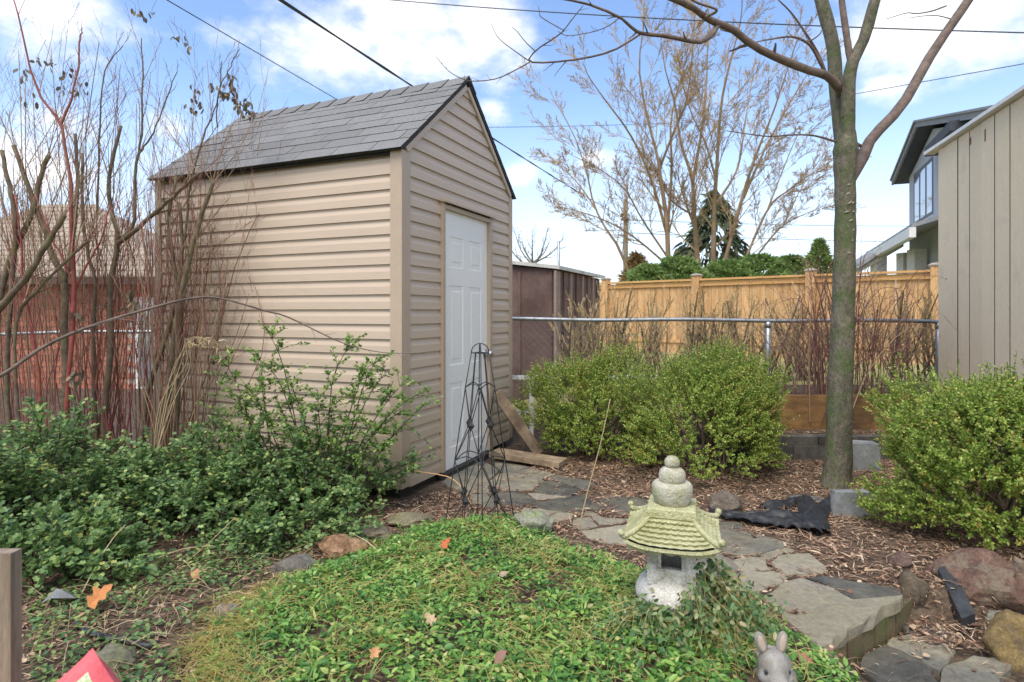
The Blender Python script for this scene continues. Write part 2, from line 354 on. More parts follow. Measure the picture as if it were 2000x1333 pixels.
M_castwhite = surf('white_cast_stone', (.56,.54,.48), (.70,.68,.63), rough=.9, scale=20, bump=.005, bscale=100, c3=(.36,.34,.27), s3=12, t3=.57, w3=.08, fine=.3)
M_rabbit = surf('grey_painted_concrete', (.22,.21,.195), (.36,.345,.32), rough=.8, scale=18, bump=.003, bscale=60, c3=(.22,.19,.15), s3=11, t3=.6)
M_earin = surf('pinkish_ear', (.40,.32,.25), (.48,.39,.31), rough=.8, scale=18)
M_fabric = surf('black_landscape_fabric', (.012,.012,.013), (.028,.029,.031), rough=.55, scale=30, bump=.003, bscale=30, c3=(.12,.1,.08), s3=8, t3=.68)
M_plastic = surf('black_edging', (.02,.023,.027), (.045,.05,.056), rough=.5, scale=20)
M_brick = surf('orange_brick', (.36,.125,.075), (.50,.20,.125), rough=.9, scale=20, island=.22)
M_mortar = surf('mortar', (.42,.36,.30), (.5,.44,.38), rough=.95, scale=20)
M_hroof = surf('tan_shingles', (.30,.245,.19), (.42,.35,.28), rough=.95, scale=25, island=.08)
M_gutter = surf('brown_gutter', (.06,.04,.03), (.09,.06,.045), rough=.6, scale=8)
M_stucco = surf('blue_grey_stucco', (.50,.55,.63), (.54,.59,.67), rough=.9, scale=8)
M_soffit = surf('dark_blue_soffit', (.045,.05,.065), (.075,.08,.1), rough=.7, scale=6)
M_hfascia = surf('grey_roof_edge', (.24,.25,.27), (.33,.34,.36), rough=.8, scale=9)
M_frame = surf('dark_window_frame', (.03,.033,.04), (.045,.05,.06), rough=.5, scale=9)
M_pole = surf('utility_pole_wood', (.14,.115,.08), (.24,.2,.145), rough=.9, scale=4, stretch=(4,4,.5))
M_cable = surf('black_cable', (.022,.022,.024), (.04,.04,.042), rough=.6, scale=20)
M_pink = surf('coral_pink_cloth', (.72,.11,.13), (.80,.16,.18), rough=.85, scale=40)
M_print = surf('white_green_cloth', (.70,.70,.62), (.68,.68,.60), rough=.9, scale=30, c3=(.44,.56,.24), s3=24, t3=.50, w3=.03)
def glassmat():
    m, nt, b = newmat('window_glass'); b.inputs['Base Color'].default_value = (.05,.06,.075,1); b.inputs['Roughness'].default_value = .06; b.inputs['Specular IOR Level'].default_value = 1.0; b.inputs['Metallic'].default_value = .55
    return m
M_glass = glassmat(); M_glass.node_tree.nodes['Principled BSDF'].inputs['Base Color'].default_value = (.34,.37,.42,1)

# leaf templates: (along, across, up)
T_DIA = (np.array([(0,0,0),(.5,.5,.06),(1,0,0),(.5,-.5,.06)], float), [[(0,1,2),(0,2,3)]])
T_OVAL = (np.array([(0,0,0),(.28,.42,.06),(.28,-.42,.06),(.68,.40,.05),(.68,-.40,.05),(1,0,-.06),(.28,0,0),(.68,0,-.01)], float),
          [[(0,6,1),(0,2,6),(7,5,3),(7,4,5)],[(6,7,3,1),(6,2,4,7)]])
T_LOBE = (np.array([(0,0,0),(.25,.5,.05),(.45,.28,.02),(.7,.48,.04),(1,0,-.05),(.7,-.48,.04),(.45,-.28,.02),(.25,-.5,.05),(.45,0,-.03)], float),
          [[(0,8,1),(1,8,2),(2,8,3),(3,8,4),(4,8,5),(5,8,6),(6,8,7),(7,8,0)]])
T_SLV = (np.array([(0,.5,0),(.5,.35,.08),(1,0,0),(.5,-.35,.08),(0,-.5,0)], float), [[(0,4,3),(0,3,1),(1,3,2)]])
T_MAPLE = (np.array([(0,0,0),(.12,.42,.1),(.3,.3,.03),(.48,.62,.14),(.6,.28,.03),(.78,.36,.08),(1,0,.1),(.78,-.36,.08),(.6,-.28,.03),(.48,-.62,.14),(.3,-.3,.03),(.12,-.42,.1),(.4,0,-.04)], float),
           [[(i,12,i+1) for i in range(0,12) if i < 11]+[(11,12,0)]])

# ------------------------------------------------------------------ terrain
E1 = np.array([1.21, 2.28]); E2 = np.array([1.755, 2.665]); ED = (E2-E1)/np.linalg.norm(E2-E1); EN = np.array([ED[1], -ED[0]])
BED_PX = [(330,1420),(420,1230),(500,1160),(560,1125),(650,1095),(740,1058),(830,1026),(930,1014),(1010,1018),(1090,1055),(1130,1080),(1200,1092),(1260,1115),(1340,1120),(1400,1140),(1450,1185),(1520,1222),(1600,1270),(1680,1330),(1720,1420)]
BED = np.array([G(x, y, 0.03)[:2] for x, y in BED_PX]+[(1.1, 1.3), (-.9, 1.3)])
def inpoly(p, poly):
    x, y = p[:, 0], p[:, 1]; r = np.zeros(len(p), bool); n = len(poly); j = n-1
    for i in range(n):
        xi, yi = poly[i]; xj, yj = poly[j]
        with np.errstate(divide='ignore', invalid='ignore'):
            r ^= ((yi > y) != (yj > y)) & (x < (xj-xi)*(y-yi)/(yj-yi+1e-12)+xi)
        j = i
    return r
def edgedist(p, poly):
    d = np.full(len(p), 1e9); n = len(poly)
    for i in range(n):
        a, b = poly[i], poly[(i+1) % n]; ab = b-a
        t = np.clip(((p-a)@ab)/(ab@ab), 0, 1); d = np.minimum(d, np.linalg.norm(p-(a+t[:, None]*ab), axis=1))
    return d
def wob(x, y, s=1.0):
    return np.sin(x*2.1*s+1.3)*np.cos(y*1.7*s-.4)*.5+np.sin(x*4.7*s-y*3.9*s)*.3+np.cos(x*9.1*s+y*7.3*s)*.2
def terrain(p):
    p = np.atleast_2d(np.asarray(p, float))[:, :2]; x, y = p[:, 0], p[:, 1]
    z = .012*wob(x, y)*sst(y, 0, 2)
    d = edgedist(p, BED)*inpoly(p, BED)
    z = z+.06*sst(d, 0, .28)+.03*sst(d, .2, .8)*(1+wob(x, y, 2.5))*.6
    s1 = (p-E1)@EN
    low = sst(s1, -.14, -.06)*sst(2.76-y, 0, .1)*sst(x-(1.14+(2.28-y)*.35), 0, .12)
    z = z*(1-low)-.145*low
    bed2 = .2*sst(y, 5.16, 5.24)*sst(x, 1.9, 2.05)+.28*sst(y, 5.44, 5.58)*sst(x, 1.75, 2.05)
    far = .40*sst(x, -.6, 1.2)*sst(y, 6.2, 7.0)*(1-.72*sst(y, 7.4, 9.2))
    z = z-.07*np.exp(-((x-.84)**2+(y-1.86)**2)/.014)
    b_ = np.maximum(bed2, far); z = np.where(b_ > .003, np.maximum(z, b_), z)
    z = z-.12*sst(-x, 2.5, 5)*sst(y, 4, 7)
    return z
def tz(x, y): return float(terrain([(x, y)])[0])
xs = np.unique(np.concatenate([np.arange(-5, 5.5, .05), np.arange(-14, -5, .5), np.arange(5.5, 18, .5), [-900,-300,-100,-50,-30,-20,20,30,50,100,300,900]]))
ys = np.unique(np.concatenate([np.arange(1, 7.8, .05), np.arange(7.8, 26, .5), [-600,-100,-30,-10,-4,-2,-1,0,.5,30,40,60,100,200,400,900]]))
gx, gy = np.meshgrid(xs, ys); pts = np.stack([gx.ravel(), gy.ravel()], 1)
gz = terrain(pts)
nx, ny = len(xs), len(ys); idx = np.arange(nx*ny).reshape(ny, nx)
fq = np.stack([idx[:-1, :-1], idx[:-1, 1:], idx[1:, 1:], idx[1:, :-1]], -1).reshape(-1, 4)
fc = pts[fq].mean(1); lawn = ((fc[:, 1] > 6.5) & (fc[:, 0] > -1)) | (fc[:, 1] > 16) | (fc[:, 1] < -.5)
mb = MB(); mb.V.append(np.column_stack([pts, gz])); mb.n = len(pts)
mb.F += [fq[~lawn], fq[lawn]]; mb.M += [0, 1]
g = obj('ground', mb, [M_soil, M_lawn], smooth=True, kind='structure')

# ------------------------------------------------------------------ garden shed
A0 = np.array([-.747, 4.063, 0]); Fd = np.array([.394, .919, 0]); Ld = np.array([-.919, .394, 0]); UZ = np.array([0, 0, 1.])
SW, SL = 1.835, 2.365            # front width, side length
SLOPE, ZE = .825, 2.352           # roof slope, wall height at the eave
PIT = .1016
def S(t, a, z): return A0+Fd*t+Ld*a+UZ*z
shed = thing('garden_shed', 'tan vinyl sided garden shed with grey shingle roof and white panelled door', 'shed', S(SW/2, SL/2, 0))
mb = MB()
mid = SW/2
prof = [S(.02, .02, .06), S(SW-.02, .02, .06), S(SW-.02, .02, ZE), S(mid, .02, ZE+SLOPE*mid), S(.02, .02, ZE)]
mb.prism(prof, Ld*(SL-.04)); obj('wall', mb, M_vinyl, shed)
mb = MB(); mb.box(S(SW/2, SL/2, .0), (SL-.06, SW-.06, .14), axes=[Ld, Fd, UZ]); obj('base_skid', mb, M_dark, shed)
CP = [(.001, .0), (.017, .0), (.0165, .006), (.0145, .052), (.004, .084), (.003, .1076)]   # outward, up: dutch-lap course
def course(o, d, n, z0, f0, f1, ztop=None):
    mb = MB(); va = []; vb = []
    for (ow, h) in CP:
        z = z0+h if ztop is None else min(z0+h, ztop)
        va.append(o+d*f0(z)+n*ow+UZ*z); vb.append(o+d*f1(z)+n*ow+UZ*z)
    k = len(CP); V = np.array(va+vb)
    fcs = [(i, i+1, k+i+1, k+i) for i in range(k-1)]+[tuple(range(k))[::-1], tuple(range(k, 2*k))]
    mb.add(V, fcs); return mb
D0, D1, DT = .542, 1.328, 2.063
nl = 22
for i in range(nl):
    z0 = .058+i*PIT
    obj('siding_plank', course(A0, Ld, -Fd, z0, lambda z: .07, lambda z: SL-.05, ZE-.012), M_vinyl, shed)
for i in range(31):
    z0 = .058+i*PIT
    if z0 > ZE+SLOPE*mid-.06: break
    f0 = lambda z: max(.085, (z-ZE)/SLOPE+.012); f1 = lambda z: min(SW-.055, SW-(z-ZE)/SLOPE-.012)
    if f1(z0) - f0(z0+.107) < .05: break
    if z0+.07 < DT:
        obj('siding_plank', course(A0, Fd, -Ld, z0, f0, lambda z: D0-.035), M_vinyl, shed)
        obj('siding_plank', course(A0, Fd, -Ld, z0, lambda z: D1+.055, f1), M_vinyl, shed)
    else:
        zt = None
        obj('siding_plank', course(A0, Fd, -Ld, z0, f0, lambda z: max(f1(z), f0(z)+.002), zt), M_vinyl, shed)
# corner trims
for (t, a, wf, wl) in ((0, 0, .085, .072), (SW, 0, .055, .05), (0, SL, .05, .05)):
    mb = MB(); st = -1 if t == 0 else 1; sa = -1 if a == 0 else 1
    zt = ZE-.004
    # an L-shaped post: one leaf on each wall, standing proud of the siding
    o1 = .021
    q = [(st*o1, sa*o1), (-st*wf, sa*o1), (-st*wf, sa*.001), (-st*.001, sa*.001), (-st*.001, -sa*wl), (st*o1, -sa*wl)]
    mb.prism([S(t+x, a+y, .07) for x, y in q], UZ*(zt-.07)); obj('corner_trim', mb, M_trim, shed)
mb = MB(); mb.box(S(.035, SL/2, ZE-.016)-Fd*.05, (SL-.16, .012, .03), axes=[Ld, Fd, UZ]); obj('eave_shade_strip', mb, M_dark, shed)  # dark strip standing in for the shadow below the eave
for sgn in (0, 1):
    mb = MB()
    a = S(.03 if sgn == 0 else SW-.03, -.019, ZE+.03*SLOPE-.022); b = S(mid+(-.012 if sgn == 0 else .012), -.019, ZE+SLOPE*(mid-.012)-.022)
    mb.beam(a, b, .022, .038, up=(0, 0, 1)); obj('rake_trim', mb, M_trim, shed)
# roof
roof = None
for sgn in (0, 1):
    def R(t, a, h):   # t measured from this side's eave wall line
        base = S(t if sgn == 0 else SW-t, a, ZE+.035+SLOPE*t)
        nn = norm(-Fd*SLOPE+UZ) if sgn == 0 else norm(Fd*SLOPE+UZ)
        return base+nn*h
    mb = MB()
    v = [R(t, a, h) for t in (-.05, mid) for a in (-.036, SL+.05) for h in (-.012, .010)]
    mb.add(v, [(0,1,3,2),(4,6,7,5),(0,4,5,1),(2,3,7,6),(0,2,6,4),(1,5,7,3)])
    r_ = obj('roof', mb, M_shedge, shed)
    if sgn == 0: roof = r_
    sl = math.hypot(1, SLOPE); expo = .148; nc = 8
    for c in range(nc):
        t0 = -.062+c*expo/sl; off = (.06, .225, .11, .28, .165)[c % 5]; a = -.062-off+.0
        while a < SL+.05:
            a0, a1 = max(a, -.044), min(a+.333, SL+.056); a += .333
            if a1-a0 < .02: continue
            j = rng.normal(0, .0035, 4); lift = .0145+abs(rng.normal(0, .0016))
            t1 = t0+(expo+.012)/sl
            P4 = [(t0+j[0]/2, a0+.0022, lift), (t0+j[1]/2, a1-.0022, lift+rng.normal(0, .001)), (min(t1, mid), a1-.0022, .0115), (min(t1, mid), a0+.0022, .0115)]
            v = [R(*q) for q in P4]+[R(q[0], q[1], q[2]-(.0065 if k < 2 else .001)) for k, q in enumerate(P4)]
            m2 = MB(); m2.add(v, [(0,1,2,3)], 0); m2.add(v, [(0,4,5,1),(1,5,6,2),(3,7,4,0),(7,6,5,4)], 1)
            obj('shingle', m2, [M_shingle, M_shedge], r_)
a = -.045; k = 0
while a < SL+.05:
    a1 = min(a+.19, SL+.06)
    m2 = MB(); w = .115
    nl_ = norm(-Fd*SLOPE+UZ); nr_ = norm(Fd*SLOPE+UZ); h0, h1 = .022, .012
    rp = lambda aa, h: S(mid, aa, ZE+.035+SLOPE*mid+h)
    lp = lambda aa, h: S(mid-w, aa, ZE+.035+SLOPE*(mid-w))+nl_*h
    qp = lambda aa, h: S(mid+w, aa, ZE+.035+SLOPE*(mid-w))+nr_*h
    v = [lp(a, h0), rp(a, h0+.008), qp(a, h0), lp(a1+.02, h1), rp(a1+.02, h1+.008), qp(a1+.02, h1), lp(a, .004), rp(a, .006), qp(a, .004)]
    m2.add(v, [(0,1,4,3),(1,2,5,4)], 0); m2.add(v, [(0,6,7,1),(1,7,8,2),(0,3,6),(2,8,5)], 1)
    obj('ridge_cap', m2, [M_shingle, M_shedge], roof); a += .19
# door
mb = MB()
zd0, zd1 = .045, DT-.02
dw = D1-D0
def Dp(t, z, o): return S(D0+t, -o, z)
cols_ = [(.115, .345), (.445, .675)]; rows_ = [(.16, .66), (.80, 1.42), (1.56, 1.80)]
# leaf with six moulded panels: grid of faces, panels recessed then raised
te = sorted({0, dw}|{x for c in cols_ for x in c}); ze = sorted({zd0, zd1}|{zd0+x for r in rows_ for x in r})
DO = .004
for i in range(len(te)-1):
    for j in range(len(ze)-1):
        c = (te[i], te[i+1]); r = (round(ze[j]-zd0, 4), round(ze[j+1]-zd0, 4))
        isp = any(abs(c[0]-q[0]) < 1e-6 and abs(c[1]-q[1]) < 1e-6 for q in cols_) and any(abs(r[0]-q[0]) < 1e-3 and abs(r[1]-q[1]) < 1e-3 for q in rows_)
        if not isp:
            mb.add([Dp(c[0], ze[j], DO), Dp(c[1], ze[j], DO), Dp(c[1], ze[j+1], DO), Dp(c[0], ze[j+1], DO)], [(0,1,2,3)])
mb.box(S(D0+dw/2, .02, (zd0+zd1)/2), (dw, .04, zd1-zd0), axes=[Fd, Ld, UZ])
door = obj('door', mb, M_door, shed)
for c in cols_:
    for r in rows_:
        m2 = MB(); rings = []
        for ins, o in ((0, DO), (.012, DO-.011), (.022, DO-.011), (.05, DO-.001)):
            rings.append([Dp(c[0]+ins, zd0+r[0]+ins, o), Dp(c[1]-ins, zd0+r[0]+ins, o), Dp(c[1]-ins, zd0+r[1]-ins, o), Dp(c[0]+ins, zd0+r[1]-ins, o)])
        V = np.array(rings).reshape(-1, 3)
        f = [(k*4+i, k*4+(i+1) % 4, k*4+4+(i+1) % 4, k*4+4+i) for k in range(3) for i in range(4)]+[(12,13,14,15)]
        m2.add(V, f); obj('door_panel', m2, M_door, door)
m2 = MB(); kn = S(D1-.045, -.004, .90)
m2.lathe([(.038,0),(.038,.007),(.016,.013),(.014,.036),(.028,.046),(.033,.060),(.026,.073),(.004,.078)], kn, 16, ax=[Fd, UZ, -Ld]); obj('door_knob', m2, M_steel, door, smooth=True)
m2 = MB()
m2.box(S(D0-.017, -.012, (DT+.05)/2+.02), (.034, .05, DT-.02), axes=[Fd, Ld, UZ]); m2.box(S(D1+.024, -.012, (DT+.05)/2+.02), (.048, .05, DT-.02), axes=[Fd, Ld, UZ])
m2.box(S((D0+D1)/2, -.012, DT-.008), (dw+.01, .05, .03), axes=[Fd, Ld, UZ]); obj('door_frame', m2, M_trim, shed)
m2 = MB(); m2.prism([S(D0-.05, .0, DT+.055), S(D0-.05, -.065, DT+.03), S(D0-.05, -.065, DT+.016), S(D0-.05, .0, DT+.03)], Fd*(dw+.125)); obj('drip_cap', m2, M_trim, shed)
m2 = MB(); m2.box(S((D0+D1)/2, -.02, .022), (dw+.06, .06, .04), axes=[Fd, Ld, UZ]); obj('threshold', m2, M_dark, shed)

# ------------------------------------------------------------------ brown metal shed
b0 = np.array([.54, 7.5, 0.0]); bz = 1.785
bs = thing('metal_shed', 'rusty brown sheet metal shed with pale low pitched roof behind tan shed', 'shed', b0+Ld*.9+Fd)
mb = MB(); mb.prism([b0+UZ*.0, b0+Ld*1.9, b0+Ld*1.9+UZ*(bz+.05), b0+Ld*.95+UZ*(bz+.12), b0+UZ*bz], Fd*2.1); obj('wall', mb, M_brownmetal, bs)
for k in range(5):
    m2 = MB(); m2.box(b0+Ld*(.06+.42*k)-Fd*.008+UZ*(bz/2), (.035, .016, bz-.02), axes=[Ld, Fd, UZ]); obj('seam_rib', m2, M_brownmetal, bs)
m2 = MB(); m2.box(b0-Ld*.012+Fd*.03+UZ*(bz/2), (.03, .16, bz-.02), axes=[Ld, Fd, UZ]); obj('corner_trim', m2, M_brownlight, bs)
for k in range(7):
    m2 = MB(); m2.box(b0-Ld*.011+Fd*(.32+.27*k)+UZ*(bz/2), (.022, .07, bz-.02), axes=[Ld, Fd, UZ]); obj('wall_rib', m2, M_brownlight if k % 2 else M_brownmetal, bs)
for sg in (0, 1):
    m2 = MB(); lo = b0-Ld*.07-Fd*.06+UZ*(bz+.005) if sg == 0 else b0+Ld*1.98-Fd*.06+UZ*(bz+.005); hi = b0+Ld*.95-Fd*.06+UZ*(bz+.135)
    m2.prism([lo, hi, hi+UZ*.045, lo+UZ*.045], Fd*2.24); obj('roof', m2, M_fascia, bs)
# ------------------------------------------------------------------ cedar fence
tops = [(1100,557),(1185,552),(1362,545),(1585,533),(1720,530.5),(1842,527)]
fp = []
for px, py in tops:
    Y = .66*F_PX/(HY-py); fp.append(np.array([(px-CX)/F_PX*Y, Y, 0]))
# straight run fitted through the posts
fa, fb = np.array([1.30, 13.4, 0]), np.array([6.45, 8.9, 0])
fd = norm(fb-fa); fl = np.linalg.norm(fb-fa); fn = np.array([-fd[1], fd[0], 0]);  fn = fn if fn[1] < 0 else -fn
cf = thing('wooden_fence', 'orange cedar privacy fence with capped posts beyond the chain link fence', 'fence', (fa+fb)/2)
FZ = 1.88
for px in (1120, 1185, 1362, 1585, 1830):
    u = (px-CX)/F_PX; t = (u*fa[1]-fa[0])/(fd[0]-u*fd[1]); p = fa+fd*t
    m2 = MB(); m2.box(p+fn*.03+UZ*.95, (.14, .14, 2.0), axes=[fd, fn, UZ]); pst = obj('fence_post', m2, M_cedar, cf)
    m2 = MB(); m2.lathe([(.12,0),(.125,.02),(.07,.045),(.0,.05)], p+fn*.03+UZ*1.951, 4); obj('post_cap', m2, M_capgrey, pst)
t = 0.0
while t < fl:
    w = .14; m2 = MB(); zb = tz(*(fa+fd*t)[:2])
    m2.box(fa+fd*(t+w/2)+fn*rng.uniform(-.004, .004)+UZ*(zb*.3+FZ-.09)/2.0+UZ*.0, (w-.006, .018, FZ-.09-zb*.3+.1), axes=[fd, fn, UZ]); obj('fence_board', m2, M_cedar, cf); t += w
m2 = MB(); m2.box((fa+fb)/2+fn*.02+UZ*FZ, (fl, .13, .035), axes=[fd, fn, UZ]); obj('top_rail', m2, M_cedartop, cf)
m2 = MB(); m2.box((fa+fb)/2+fn*.03+UZ*(FZ-.075), (fl, .03, .085), axes=[fd, fn, UZ]); obj('top_rail', m2, M_cedartop, cf)
m2 = MB(); m2.box((fa+fb)/2+fn*.022+UZ*.70, (fl, .025, .05), axes=[fd, fn, UZ]); obj('lower_rail', m2, M_cedartop, cf)

# ------------------------------------------------------------------ chain link fences
def chainlink(name, label, pa, pb, za, zb, bot, posts, rr=.021):
    pa = np.array([pa[0], pa[1], 0.]); pb = np.array([pb[0], pb[1], 0.]); d = norm(pb-pa); L = np.linalg.norm(pb-pa)
    th = thing(name, label, 'fence', (pa+pb)/2, 'chain link fences')
    K = 24; s = np.linspace(0, 1, K); pt = pa+(pb-pa)*s[:, None]; pt[:, 2] = za+(zb-za)*s+.006*np.sin(s*17)
    m2 = MB(); m2.tubes(pt, np.full(K, rr), 10); obj('top_rail', m2, M_galv, th, smooth=True)
    zr = lambda t: za+(zb-za)*t/L
    m2 = MB(); segs = []; step = .075; H = max(za, zb)-bot
    for sg in (1, -1):
        q = -H if sg > 0 else 0
        while q < L+(H if sg < 0 else 0):
            t0, z0, t1, z1 = (q, bot, q+H, bot+H) if sg > 0 else (q, bot, q-H, bot+H)
            ts = np.linspace(0, 1, 9)
            tt = t0+(t1-t0)*ts; zz = z0+(z1-z0)*ts; ok = (tt > 0) & (tt < L)
            if ok.sum() >= 2:
                tt, zz = tt[ok], zz[ok]; e0 = pa+d*tt[0]+UZ*zz[0]; e1 = pa+d*tt[-1]+UZ*zz[-1]
                off = np.array([0, .002*sg, 0]); segs.append([e0+off, e1+off])
            q += step
    segs = np.array(segs); m2.tubes(segs, np.full((len(segs), 2), .0015), 3, cap=False); obj('wire_mesh', m2, M_wire, th, kind='stuff')
    # wire knuckles twisted over the rail
    m2 = MB(); kk = []
    for q in np.arange(.1, L, .16):
        c = pa+d*q+UZ*zr(q); a_ = np.linspace(-.5, PI+.5, 7)
        kk.append([c+d*(.02*math.sin(q*40)*i/6)+np.array([0, -1, 0])*(rr+.003)*math.cos(x)+UZ*(rr+.003)*math.sin(x) for i, x in enumerate(a_)])
    kk = np.array(kk); m2.tubes(kk, np.full(kk.shape[:2], .0022), 3); obj('tie_wire', m2, M_wire, th, kind='stuff')
    for q in posts:
        c = pa+d*q; m2 = MB(); zt = zr(q)-.02; zb_ = tz(c[0], c[1])-.1
        m2.tubes(np.array([c+UZ*zb_, c+UZ*(zb_+zt)/2, c+UZ*(zt-.04)])+np.array([0, .0, 0]), np.full(3, .03), 12)
        pst = obj('fence_post', m2, M_galv, th, smooth=True)
        m2 = MB(); m2.lathe([(.034,0),(.036,.03),(.03,.055),(.02,.062)], c+UZ*(zt-.055), 12); obj('post_cap', m2, M_galv, pst, smooth=True)
chainlink('chain_link_fence', 'grey chain link fence between the tan shed and the beige wall', (-.55, 6.3), (4.55, 6.3), 1.19, 1.165, .05, (3.22, 5.0))
chainlink('chain_link_fence', 'grey chain link fence before the brick house, behind bare shrubs', (-7.0, 6.6), (-2.45, 7.05), 1.0, 1.07, -.05, (1.0, 3.4))

# ------------------------------------------------------------------ board sided outbuilding (right)
wd = norm(np.array([-.277, -.961, 0])); w0 = np.array([832/F_PX*5.8, 5.8, 0]); wn_ = np.array([-.961, .277, 0])
ob = thing('outbuilding', 'beige painted outbuilding wall of upright boards with white top edge', 'outbuilding', w0+wd*1.5-wn_*.3)
HT = 2.815
m2 = MB(); m2.prism([w0-wn_*.03, w0-wn_*.03+wd*3.4, w0-wn_*1.6+wd*3.4, w0-wn_*1.6], UZ*(HT-.02)); obj('wall', m2, surf('groove_shade', (.02,.018,.014), (.05,.043,.033), rough=.9, scale=12), ob)  # near-black backing colour stands in for shade in the board grooves
t = 0.0; k = 0
while t < 3.3:
    w = .2245*rng.uniform(.98, 1.02); m2 = MB()
    m2.box(w0+wd*(t+w/2)+wn_*(-.014+rng.uniform(-.003, .003))+UZ*(HT/2), (w-.009, .03, HT-.02), axes=[wd, wn_, UZ]); wb_ = obj('wall_board', m2, [M_beige, bpy.data.materials['groove_shade']], ob); wb_.data.polygons[0].material_index = 1; wb_.data.polygons[1].material_index = 1  # board side faces coloured dark as painted groove shade
    if k in (3, 4):
        m3 = MB(); m3.box(w0+wd*(t+(.02 if k == 3 else .07))+wn_*.004+UZ*(HT-.10 if k == 3 else HT-.13), (.02, .004, .06 if k == 3 else .1), axes=[wd, wn_, UZ]); obj('rust_streak', m3, M_rust, ob)
    t += w; k += 1
m2 = MB(); m2.box(w0+wd*1.6+wn_*.01+UZ*(HT+.018), (3.6, .09, .03), axes=[wd, wn_, UZ]); obj('top_edge', m2, M_white, ob)

# ------------------------------------------------------------------ low walls, boards, blocks
rw = thing('retaining_wall', 'low dark block retaining wall behind the round green bushes', 'wall', (2.4, 5.15, 0))
for r in range(2):
    x = 1.7-.12*r
    while x < 3.3:
        m2 = MB(); m2.box((x+.17, 5.17+rng.uniform(-.008, .008)+.012*r, (.065 if r == 0 else .168)), (.332, .12, (.134 if r == 0 else .066))); obj('block', m2, M_block, rw); x += .34
m2 = MB(); m2.box((2.75, 5.46, .30), (2.0, .045, .42)); tag(obj('retaining_board', m2, M_wetboard), 'wet orange brown plank on edge behind the dark block wall', 'plank')
def rockmesh(c, size, seed, rough=.24, flat=.55, sub=4, rz=0):
    import bmesh
    bm = bmesh.new(); bmesh.ops.create_icosphere(bm, subdivisions=sub, radius=1)
    V = np.array([v.co[:] for v in bm.verts]); Fc = [[v.index for v in f.verts] for f in bm.faces]; bm.free()
    r_ = np.random.default_rng(seed); out_ = []
    cuts = norm(r_.normal(size=(11, 3)))
    d0 = r_.uniform(.62, .92, 11)
    for v in V:
        p = v.copy()
        for cn, dd in zip(cuts, d0):
            e = p@cn-dd
            if e > 0: p = p-cn*e*.85
        nn = mnoise.noise(Vector(v*1.6+seed))*rough+mnoise.noise(Vector(v*4+seed*2))*rough*.35+mnoise.noise(Vector(v*10+seed))*rough*.12
        out_.append(p*(1+nn))
    V = np.array(out_)*np.array(size)/2
    c_, s_ = math.cos(rz), math.sin(rz); V = V@np.array([[c_, s_, 0], [-s_, c_, 0], [0, 0, 1]])
    return MB().add(V+np.array(c), np.array(Fc))
def stonemat(n, a, b, c=None): return surf(n, tuple(q*.72 for q in a), tuple(q*.74 for q in b), rough=.85, scale=11, bump=.012, bscale=30, c3=c or tuple(q*.6 for q in a), s3=9, t3=.56, w3=.06, fine=.35)
ROCKS = [  # px, py(base), width px, height px, colours, label, name
 (1045,1050,84,46,(.24,.25,.17),(.42,.42,.33),(.27,.32,.14),'pale mossy boulder beside the black iron trellis','boulder',0.02),
 (668,1098,90,52,(.34,.18,.09),(.52,.33,.19),None,'orange sandstone rock edging the ivy bed','rock',0.0),
 (575,1135,92,44,(.15,.135,.11),(.27,.25,.21),None,'rounded dark grey rock left of the orange sandstone','rock',0.0),
 (800,1035,96,24,(.22,.19,.12),(.36,.31,.2),(.18,.2,.08),'flat tan mossy stone edging the bed below the shed corner','rock',0.0),
 (735,1058,74,24,(.22,.18,.12),(.34,.28,.2),None,'flat brown stone just behind the orange sandstone','rock',0.0),
 (222,1322,86,48,(.15,.145,.10),(.27,.25,.17),(.13,.15,.05),'mossy grey rock behind the pink cushion','rock',0.0),
 (442,1225,58,40,(.13,.15,.16),(.25,.27,.28),(.3,.2,.13),'small blue grey stone in the leaf litter','rock',0.0),
 (1925,1213,178,112,(.12,.065,.045),(.25,.14,.10),(.17,.13,.09),'large red brown boulder under the right hand bush','boulder',-.12),
 (1762,1113,44,34,(.13,.08,.065),(.22,.14,.11),None,'small reddish stone in mulch below the bush','rock',0.0),
 (1783,1215,66,92,(.10,.075,.05),(.19,.145,.095),None,'wet brown rock at the end of the top slab','rock',-.13),
 (1418,1005,66,40,(.13,.10,.075),(.24,.19,.14),(.16,.14,.11),'brown cobble weighing down the black sheet','rock',0.0),
 (1985,1345,120,140,(.22,.15,.055),(.38,.27,.11),(.15,.11,.06),'ochre boulder at the edge of the lower paving','boulder',-.2),
 (1962,1245,74,46,(.24,.24,.19),(.36,.36,.29),None,'pale grey stone below the red brown boulder','rock',-.15),
 (2000,1165,56,74,(.22,.17,.12),(.34,.27,.2),None,'tan stone to the right of the red brown boulder','rock',-.08),
 (1945,1258,44,30,(.09,.06,.055),(.16,.11,.1),None,'small dark purple stone in the drifted needles','rock',-.14),
 (1572,985,64,14,(.18,.18,.17),(.30,.30,.28),None,'flat grey slate scrap lying behind the black sheet','stone',0.0),
 (1505,905,40,18,(.12,.10,.08),(.2,.17,.14),None,'small brown stone below the block wall','rock',0.0),
]
for i, (px, py, w, h, a, b, c, lab, nm, z) in enumerate(ROCKS):
    g0 = G(px, py, z); sc = g0[1]/F_PX; wm, hm = w*sc, h*sc
    ctr = g0+np.array([0, wm*.35, hm*.42-.01]); ctr[0] = (px-CX)/F_PX*ctr[1]
    m2 = rockmesh(ctr, (wm*1.06, wm*.8, hm*1.12), 11+i*3, rz=rng.uniform(-.3, .3)); tag(obj(nm, m2, stonemat('stone_%d' % i, a, b, c), smooth=False if i in (1, 7) else True), lab, 'rock')
